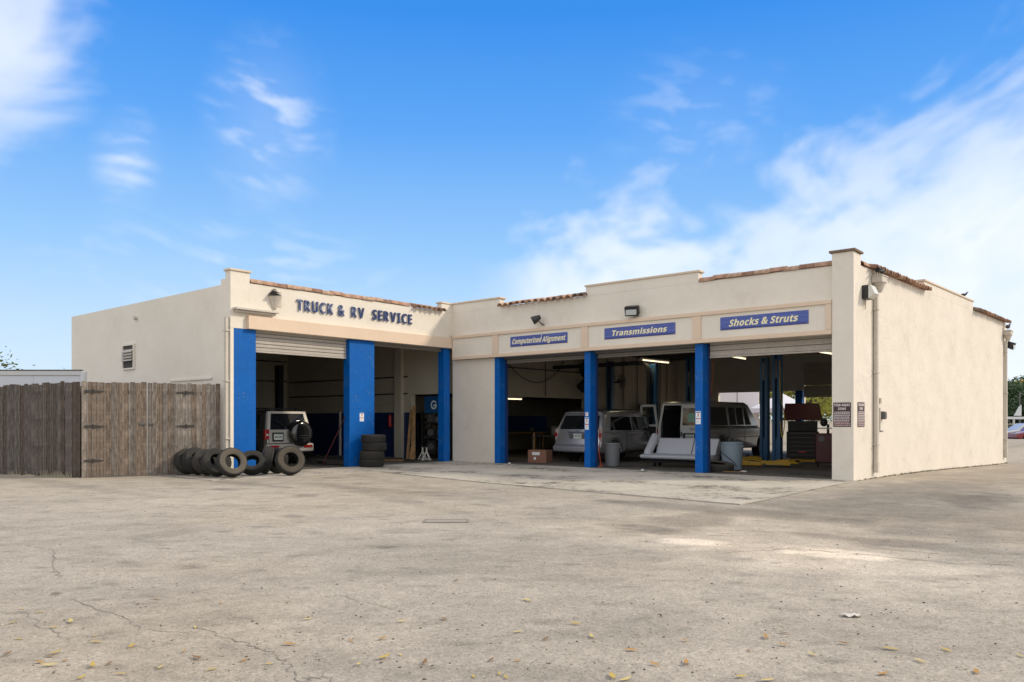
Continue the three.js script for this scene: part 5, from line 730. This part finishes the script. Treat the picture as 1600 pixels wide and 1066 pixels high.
// lit fluorescent tubes
function tubeLamp(label, a, b, I) {
  const t = thing('tube_light', label, 'tube light', [0, 0, 0], 0, 'lit fluorescent tubes'), A = new THREE.Vector3(...a), Bv = new THREE.Vector3(...b), L = A.distanceTo(Bv), mid = A.clone().add(Bv).multiplyScalar(0.5);
  part('glowing_tube', rod(a, b, 0.022, 12), new THREE.MeshStandardMaterial({ color: 0x222222, emissive: 0xffe9c0, emissiveIntensity: 1.6 }), t);
  part('fixture', bar([a[0], a[1] + 0.06, a[2]], [b[0], b[1] + 0.06, b[2]], 0.12, 0.05), M.offWhite, t);
  for (const q of [A, Bv]) part('holder', box(q.x - 0.025, q.x + 0.025, q.y - 0.02, q.y + 0.04, q.z - 0.025, q.z + 0.025), M.white, t);
  const l = new THREE.RectAreaLight(0xffe9c0, I, L, 0.05); l.position.copy(mid).add(new THREE.Vector3(0, -0.03, 0)); t.add(l); const d = Bv.clone().sub(A); l.rotation.set(-Math.PI / 2, 0, 0); l.rotation.order = 'YXZ'; l.rotation.y = Math.atan2(-d.z, d.x); l.rotation.x = -Math.PI / 2; return t;
}
const T2 = (px, py, y) => { const q = onRay(px, (y - 1.45) * F / (656 - py)); return [q[0], y, q[1]]; };
tubeLamp('lit tube under the mezzanine edge beyond the carton', [-0.1, 2.24, -2.75], [-0.1, 2.24, -3.9], 14);
tubeLamp('lit tube hanging over the open van door', T2(1003, 562.5, 3.6), T2(1045, 567, 3.6), 16);
tubeLamp('lit tube over the side of the passenger van', T2(1137, 556, 3.55), T2(1165, 561, 3.55), 12);
tubeLamp('lit tube close to the end pier', T2(1275, 549, 3.5), T2(1303, 553.4, 3.5), 12);
// ------------------------------------------------------------------ small things on the lot
{ const [x, z] = onGround(697, 815), t = thing('utility_cover', 'small rectangular utility cover set in the asphalt', 'cover', [x, 0, z], 0.72); part('lid', box(-0.29, 0.29, 0.001, 0.010, -0.13, 0.13, 0.003), std([0.33, 0.29, 0.24], 0.9), t); part('frame', [box(-0.32, 0.32, 0.001, 0.013, -0.16, -0.135), box(-0.32, 0.32, 0.001, 0.013, 0.135, 0.16), box(-0.32, -0.295, 0.001, 0.013, -0.135, 0.135), box(0.295, 0.32, 0.001, 0.013, -0.135, 0.135)], std([0.27, 0.235, 0.19], 0.9), t); }
{
  const px = [[88, 930], [245, 937], [62, 958], [35, 953], [85, 982], [110, 974], [345, 944], [305, 982], [481, 969], [287, 1020], [307, 1030], [150, 1005], [148, 995], [380, 1034], [420, 1039], [452, 1009], [78, 1027], [100, 1034], [78, 1042], [62, 1037], [145, 1043], [170, 1039], [188, 1055], [10, 1025], [85, 1023], [215, 945], [598, 1000], [600, 1030], [626, 1025], [663, 1038], [694, 969], [740, 1059], [780, 1055], [791, 1061], [768, 1033], [626, 973], [713, 908], [900, 977], [824, 940], [809, 989], [852, 1001], [925, 997], [987, 1018], [1024, 1041], [1072, 1038], [808, 1034], [957, 1059], [978, 1064], [1158, 1060], [1197, 998], [1225, 991], [1224, 1010], [1170, 1019], [1319, 1008], [1380, 1055], [1392, 1016], [1438, 1035], [1480, 1018], [1525, 1052], [1070, 1003], [1270, 1025], [1595, 1027], [1200, 1065], [548, 1003], [30, 1000], [125, 1062], [250, 1045], [18, 975], [205, 1012], [330, 1048], [560, 1040]];
  const r = rng(19), mats = [[0.52, 0.36, 0.07], [0.45, 0.24, 0.06], [0.24, 0.13, 0.05], [0.58, 0.46, 0.16], [0.10, 0.06, 0.03]].map((c) => std(c, 0.8)), geos = [];
  for (let k = 0; k < 4; k++) { const s = new THREE.Shape(); s.moveTo(-1, 0); s.quadraticCurveTo(-0.3, 0.5 + r() * 0.15, 1, 0.02); s.quadraticCurveTo(-0.2, -0.5 - r() * 0.1, -1, 0); const g = new THREE.ShapeGeometry(s, 6).rotateX(-Math.PI / 2), P = g.attributes.position; for (let i = 0; i < P.count; i++) P.setY(i, 0.10 + 0.5 * P.getZ(i) ** 2 * (1 + k * 0.5) + 0.22 * P.getX(i) ** 2 * (k % 2 ? 1 : 0.4)); g.computeVertexNormals(); geos.push(uvBox(g)); }
  const labels = ['yellow fallen leaf on the asphalt', 'orange brown fallen leaf on the asphalt', 'dark brown fallen leaf on the asphalt', 'pale straw coloured fallen leaf on the asphalt', 'nearly black fallen leaf on the asphalt'];
  px.forEach(([a, b], i) => { const [x, z] = onGround(a, b), k = i === 0 || i === 25 ? 4 : (r() * 4) | 0, m = part('fallen_leaf', geos[(r() * 4) | 0], mats[k]), s = 0.026 + r() * 0.03; m.scale.set(s, s * 1.2, s); m.position.set(x, 0.004, z); m.rotation.y = r() * 6.3; tag(m, labels[k], 'leaf', labels[k].split(' fallen')[0] + ' leaves on the lot'); });
  // litter of crumbs and pebbles
  const peb = new THREE.InstancedMesh(new THREE.IcosahedronGeometry(1, 0), std([0.30, 0.27, 0.22], 0.95), 2600), q = new THREE.Matrix4(), c = new THREE.Color();
  for (let k = 0; k < 2600; k++) { const near = k % 5; let x, z; if (near < 3) { const p = onRay(r() * 1700 - 50, 4.5 + 10 * r() * r()); x = p[0]; z = p[1]; } else { x = 1 + r() * 19; z = 6.9 + r() * 11; } const s = 0.002 + 0.007 * r() ** 3; q.makeRotationY(r() * 6).scale(new THREE.Vector3(s * (0.8 + r()), s * 0.7, s)).setPosition(x, s * 0.4, z); peb.setMatrixAt(k, q); const v = r() < 0.45 ? 0.25 + r() * 0.3 : 0.9 + r() * 0.9; peb.setColorAt(k, c.setRGB(v, v * 0.96, v * 0.9)); }
  peb.name = 'pebbles'; peb.castShadow = peb.receiveShadow = true; scene.add(peb); tag(peb, 'fine grit and pebbles scattered over the asphalt', 'pebbles', null, 'stuff');
  const [wx, wz] = onGround(1330, 964); { const g = new THREE.PlaneGeometry(0.13, 0.07, 8, 5).rotateX(-Math.PI / 2), P = g.attributes.position; for (let i = 0; i < P.count; i++) P.setY(i, 0.006 + 0.02 * r()); g.computeVertexNormals(); const m = part('paper_scrap', uvBox(g), std([0.62, 0.58, 0.52], 0.9)); m.position.set(wx, 0, wz); m.rotation.y = 0.6; tag(m, 'crumpled whitish paper scrap on the asphalt', 'paper scrap'); }
  for (const [a, b, l] of [[796, 726, 'white paper cup scrap at the foot of the first blue post'], [1004, 737, 'white scrap on the apron in front of the pale grey couch']]) { const [x, z] = onGround(a, b); const m = part('litter_scrap', toCreasedNormals(new THREE.DodecahedronGeometry(0.045, 0).scale(1.2, 0.6, 1), 0.2), M.white); m.position.set(x, 0.04, z); tag(m, l, 'scrap'); }
  { const t = thing('stick', 'thin pale stick with rag on the floor by the flat tyre', 'stick', [9.95, 0.012, -0.75]); part('stick', rod([-0.4, 0.02, 0.1], [0.35, 0.02, -0.1], 0.012), M.plank, t); part('rag', new THREE.SphereGeometry(0.06, 10, 8).scale(1.6, 0.5, 1).translate(0.3, 0.03, -0.15), M.offWhite, t); }
}
// ------------------------------------------------------------------ trees and street beyond
function tree(name, label, x, z, h, cr, N, leafC, seed, opt = {}) {
  const t = thing(name, label, 'tree', [x, 0, z], 0, opt.group), r = rng(seed), tips = [], wood = [];
  const th = h * (opt.trunk ?? 0.45); wood.push(sweep([[0, -0.3, 0], [0.05 * h * (r() - 0.5), th * 0.5, 0.05 * h * (r() - 0.5)], [0.08 * h * (r() - 0.5), th, 0.06 * h * (r() - 0.5)], [0, h * 0.8, 0]], [h * 0.03, h * 0.024, h * 0.018, h * 0.006], 8));
  for (let k = 0; k < 16; k++) { const a = r() * 6.28, y0 = th * (0.75 + 0.5 * r()), y1 = th + (h - th) * (0.1 + 0.85 * r()), R = cr * (0.45 + 0.5 * r()) * Math.sqrt(Math.max(0.15, 1 - ((y1 - th) / (h - th) - 0.4) ** 2 * 1.8)); const e = [Math.cos(a) * R, y1, Math.sin(a) * R]; wood.push(sweep([[0, y0, 0], [e[0] * 0.45, lerp(y0, y1, 0.45) + 0.1, e[2] * 0.45], e], [h * 0.011, h * 0.006, h * 0.002], 6)); tips.push(e); for (let q = 0; q < 3; q++) tips.push([e[0] + (r() - 0.5) * cr * 0.7, e[1] + (r() - 0.5) * cr * 0.5, e[2] + (r() - 0.5) * cr * 0.7]); }
  part('trunk', wood.map((g) => uvBox(g)), std([0.10, 0.075, 0.055], 0.95), t);
  const pos = new Float32Array(N * 12), nor = new Float32Array(N * 12), col = new Float32Array(N * 12), ix = [], v = new THREE.Vector3(), u = new THREE.Vector3(), w = new THREE.Vector3(), ls = opt.leaf ?? 0.11;
  for (let k = 0; k < N; k++) { const tp = tips[(r() * tips.length) | 0], R = cr * 0.34; v.set(r() - 0.5, r() - 0.5, r() - 0.5).normalize().multiplyScalar(R * Math.cbrt(r())); v.x += tp[0]; v.y = tp[1] + v.y * 0.75; v.z += tp[2]; u.set(r() - 0.5, (r() - 0.5) * 0.6, r() - 0.5).normalize(); w.set(r() - 0.5, r() - 0.2, r() - 0.5).cross(u).normalize(); const s = ls * (0.6 + 0.8 * r()), c = 0.65 + 0.7 * r(); [[-1, 0], [0, -0.42], [1, 0], [0, 0.42]].forEach(([a, b], q) => { const o = (k * 4 + q) * 3; pos[o] = v.x + u.x * a * s + w.x * b * s; pos[o + 1] = v.y + u.y * a * s + w.y * b * s; pos[o + 2] = v.z + u.z * a * s + w.z * b * s; col[o] = leafC[0] * c; col[o + 1] = leafC[1] * c; col[o + 2] = leafC[2] * c; const n = u.clone().cross(w); nor[o] = n.x; nor[o + 1] = n.y; nor[o + 2] = n.z; }); ix.push(k * 4, k * 4 + 1, k * 4 + 2, k * 4, k * 4 + 2, k * 4 + 3); }
  const g = new THREE.BufferGeometry(); g.setAttribute('position', new THREE.BufferAttribute(pos, 3)); g.setAttribute('normal', new THREE.BufferAttribute(nor, 3)); g.setAttribute('color', new THREE.BufferAttribute(col, 3)); g.setIndex(ix);
  part('crown', g, phys([1, 1, 1], 0.8, { vertexColors: true, transmission: 0.45, thickness: 0 }), t); return t;
}
const ray = (px, t) => onRay(px, t);
{ let p = ray(-30, 34); tree('street_tree', 'sparse leafy tree rising behind the white panel wall', p[0], p[1], 4.3, 1.7, 420, [0.09, 0.13, 0.03], 5, { leaf: 0.10, group: 'trees left of the shop' });
  p = ray(126, 40); tree('street_tree', 'leafy tree peeping out at the back corner of the side wall', p[0], p[1], 3.9, 1.1, 500, [0.09, 0.13, 0.03], 6, { leaf: 0.10, group: 'trees left of the shop' });
  [[1215, 62, 7.2, 3.2, 'yellow green tree seen through the rear door, half hidden by a white canopy', [0.34, 0.36, 0.05]], [1268, 56, 7.4, 3.6, 'yellow green tree seen through the rear door over the tool chest', [0.38, 0.38, 0.05]], [1318, 60, 7.0, 3.4, 'yellow green tree seen through the rear door next to the end pier', [0.32, 0.36, 0.05]]].forEach(([px, d, h, cr, l, c], k) => { const q = ray(px, d); tree('garden_tree', l, q[0], q[1], h, cr, 9000, c, 30 + k, { leaf: 0.17, trunk: 0.28, group: 'trees behind the shop' }); });
  [[1570, 82, 5.4, 3.4], [1606, 78, 5.2, 3.6], [1650, 82, 5.8, 3.4]].forEach(([px, d, h, cr], k) => { const q = ray(px, d); tree('hedge_tree', ['dense dark tree behind the railing close to the shop wall corner', 'dense dark tree behind the slim grey pole across the street', 'dense dark tree beyond the larger yellow awning across the street'][k], q[0], q[1], h, cr, 9000, [0.045, 0.10, 0.025], 50 + k, { leaf: 0.17, trunk: 0.2, group: 'trees across the street' }); });
}
{ // street to the right of the shop: road strip, kerb, railing, cars, yellow awnings
  const yaw = Math.atan2(0.649486, 0.760374), lay = (px, d) => { const q = ray(px, d); return [q[0], -0.29, q[1]]; };
  const o = lay(1576, 60);
  const rd = structure('side_road', box(-14, 40, 0.0, 0.03, -9, 6.5), std([0.16, 0.16, 0.165], 0.9)); rd.position.set(...o); rd.rotation.y = yaw; tag(rd, 'grey side road beyond the lot', 'road');
  const kb = structure('side_kerb', box(-14, 40, 0.0, 0.14, 6.52, 7.6, 0.02), M.apronPale); kb.position.set(...o); kb.rotation.y = yaw; tag(kb, 'pale kerb along the side road', 'kerb');
  const f = thing('white_railing', 'white railing across the side road', 'railing', lay(1570, 70), yaw); part('top_rail', box(-3, 26, 1.78, 2.0, -0.08, 0.08, 0.02), M.white, f); part('lower_rail', box(-3, 26, 0.5, 0.56, -0.03, 0.03), M.white, f); for (let x = -3; x < 26; x += 1.25) part('post', box(x, x + 0.13, 0, 1.78, -0.06, 0.06), M.offWhite, f);
  const ws = thing('low_wall', 'dark planted wall behind the white railing', 'wall', lay(1570, 73), yaw); part('wall', box(-4, 28, 0, 1.3, -0.2, 0), std([0.12, 0.11, 0.10], 0.9), ws); part('coping', box(-4.05, 28, 1.303, 1.36, -0.24, 0.04), M.offWhite, ws);
  const car = (label, pos, paintC, turn) => { const t = thing('parked_car', label, 'car', pos, turn, 'cars on the side road'); const paint = phys(paintC, 0.3, { clearcoat: 1 }); part('body', toCreasedNormals(extrudeSide(lowerShape(4.5, 0.22, 0.85, [[0.1, 0.25], [0.0, 0.5], [0.05, 0.85]], [[4.45, 0.35], [4.4, 0.65], [3.4, 0.84]], [0.85, 3.6], 0.36), 1.76, 0.1), 0.7), paint, t); part('cabin', toCreasedNormals(taper(extrudeSide(new THREE.Shape([[0.2, 0.8], [3.3, 0.8], [2.4, 1.4], [1.0, 1.43]].map((p) => new THREE.Vector2(...p))), 1.66, 0.07), 0.8, 1.43, 0.2), 0.7), paint, t); for (const s of [-1, 1]) { part('side_window', slab3([[s * 0.825, 0.88, -0.6], [s * 0.825, 0.88, -2.95], [s * 0.70, 1.34, -2.35], [s * 0.70, 1.34, -1.1]], 0.008, [s, 0, 0]), M.glass, t); part('headlight', box(s * 0.6 - 0.14, s * 0.6 + 0.14, 0.6, 0.72, -4.46, -4.3, 0.03), M.chrome, t); for (const z of [-0.85, -3.6]) wheelOn(t, s * 0.8, z, 0.32, 0.2); } return t; };
  const c1 = lay(1668, 61); car('dark red car on the side road beyond the right wall', [c1[0], -0.26, c1[2]], [0.22, 0.015, 0.02], yaw + Math.PI / 2);
  const c2 = lay(1640, 66.5); car('pale car parked behind the dark red one', [c2[0], -0.26, c2[2]], [0.55, 0.55, 0.55], yaw + Math.PI / 2);
  const aw = (label, px, d, y0, y1, w) => { const t = thing('yellow_awning', label, 'awning', lay(px, d), yaw, 'yellow awnings across the street'); const s = new THREE.Shape([[0, y0], [w, y0], [w, y0 + 0.9], [w * 0.55, y1], [0, y0 + 0.7]].map((p) => new THREE.Vector2(...p))); part('canopy', uvBox(new THREE.ExtrudeGeometry(s, { depth: 4, bevelEnabled: false })), std([0.75, 0.45, 0.03], 0.7), t); for (const x of [0.2, w - 0.3]) for (const z of [0.2, 3.7]) part('post', box(x, x + 0.15, 0, y0, z, z + 0.15), M.offWhite, t); };
  aw('smaller yellow awning top over the trees beside the wall edge', 1573, 100, 5.6, 6.6, 1.0); aw('larger yellow awning top over the trees across the street', 1587.5, 98, 5.7, 7.6, 4.4);
  const lp = thing('street_pole', 'slim grey pole in front of the dark trees', 'pole', lay(1593.5, 72.4), 0); part('pole', rod([0, 0, 0], [0, 4.1, 0], 0.06), M.steel, lp); part('cap', cyl(0.07, 0.05, 0.1, 0, 4.1, 0), M.steel, lp);
  const rs = thing('white_road_sign', 'white slanted sign board before the dark trees', 'sign', lay(1590, 72), yaw); part('board', slab3([[-0.35, 2.1, 0], [0.35, 2.1, 0], [0.35, 3.1, 0], [0.1, 2.9, 0]], 0.04, [0, 0, 1]), M.white, rs); part('leg', rod([0.3, 0, -0.03], [0.3, 2.1, -0.03], 0.03), M.steel, rs);
}
{ // seen through the open rear doors
  let q = ray(1150, 47); let t = thing('box_truck', 'white box truck seen through the rear door over the van', 'truck', [q[0], 0, q[1]], 0.72); part('cargo_box', box(-4, 1.4, 0.9, 3.35, -2.4, 0, 0.05), std([0.66, 0.62, 0.63], 0.5), t); part('seam', [box(0.05, 0.09, 0.95, 3.3, 0.002, 0.012)], M.steel, t); part('skirt', box(-4, 1.4, 0.5, 0.88, -2.2, -0.2), M.matteBlack, t); for (const x of [-3.2, 0.7]) part('wheel', new THREE.CylinderGeometry(0.45, 0.45, 0.3, 24).rotateX(Math.PI / 2).translate(x, 0.45, -0.15), M.rubber[0], t);
  q = ray(1222, 46); t = thing('canopy_tent', 'white peaked canopy tent behind the shop', 'tent', [q[0], 0, q[1]], 0.3); part('roof', new THREE.ConeGeometry(2.3, 0.9, 4, 1).rotateY(Math.PI / 4).translate(0, 2.55, 0), std([0.66, 0.64, 0.68], 0.7), t); part('valance', [box(-1.62, 1.62, 1.85, 2.098, 1.6, 1.62), box(-1.62, 1.62, 1.85, 2.098, -1.62, -1.6), box(1.6, 1.62, 1.85, 2.098, -1.6, 1.6), box(-1.62, -1.6, 1.85, 2.098, -1.6, 1.6)], std([0.60, 0.58, 0.66], 0.7), t); for (const [x, z] of [[-1.55, -1.55], [1.55, -1.55], [-1.55, 1.55], [1.55, 1.55]]) part('pole', rod([x, 0, z], [x, 2.1, z], 0.03), M.steel, t);
  q = ray(1290, 50); t = thing('white_wall', 'pale garden wall under the trees behind the shop', 'wall', [q[0], 0, q[1]], 0.72); part('wall', box(-14, 3, 0, 1.25, -0.2, 0), M.cream, t); part('coping', box(-14, 3, 1.253, 1.33, -0.24, 0.04), M.offWhite, t);
}
scene.traverse((o) => { if (o.isMesh) { o.castShadow = true; o.receiveShadow = true; } });
renderer.render(scene, camera);
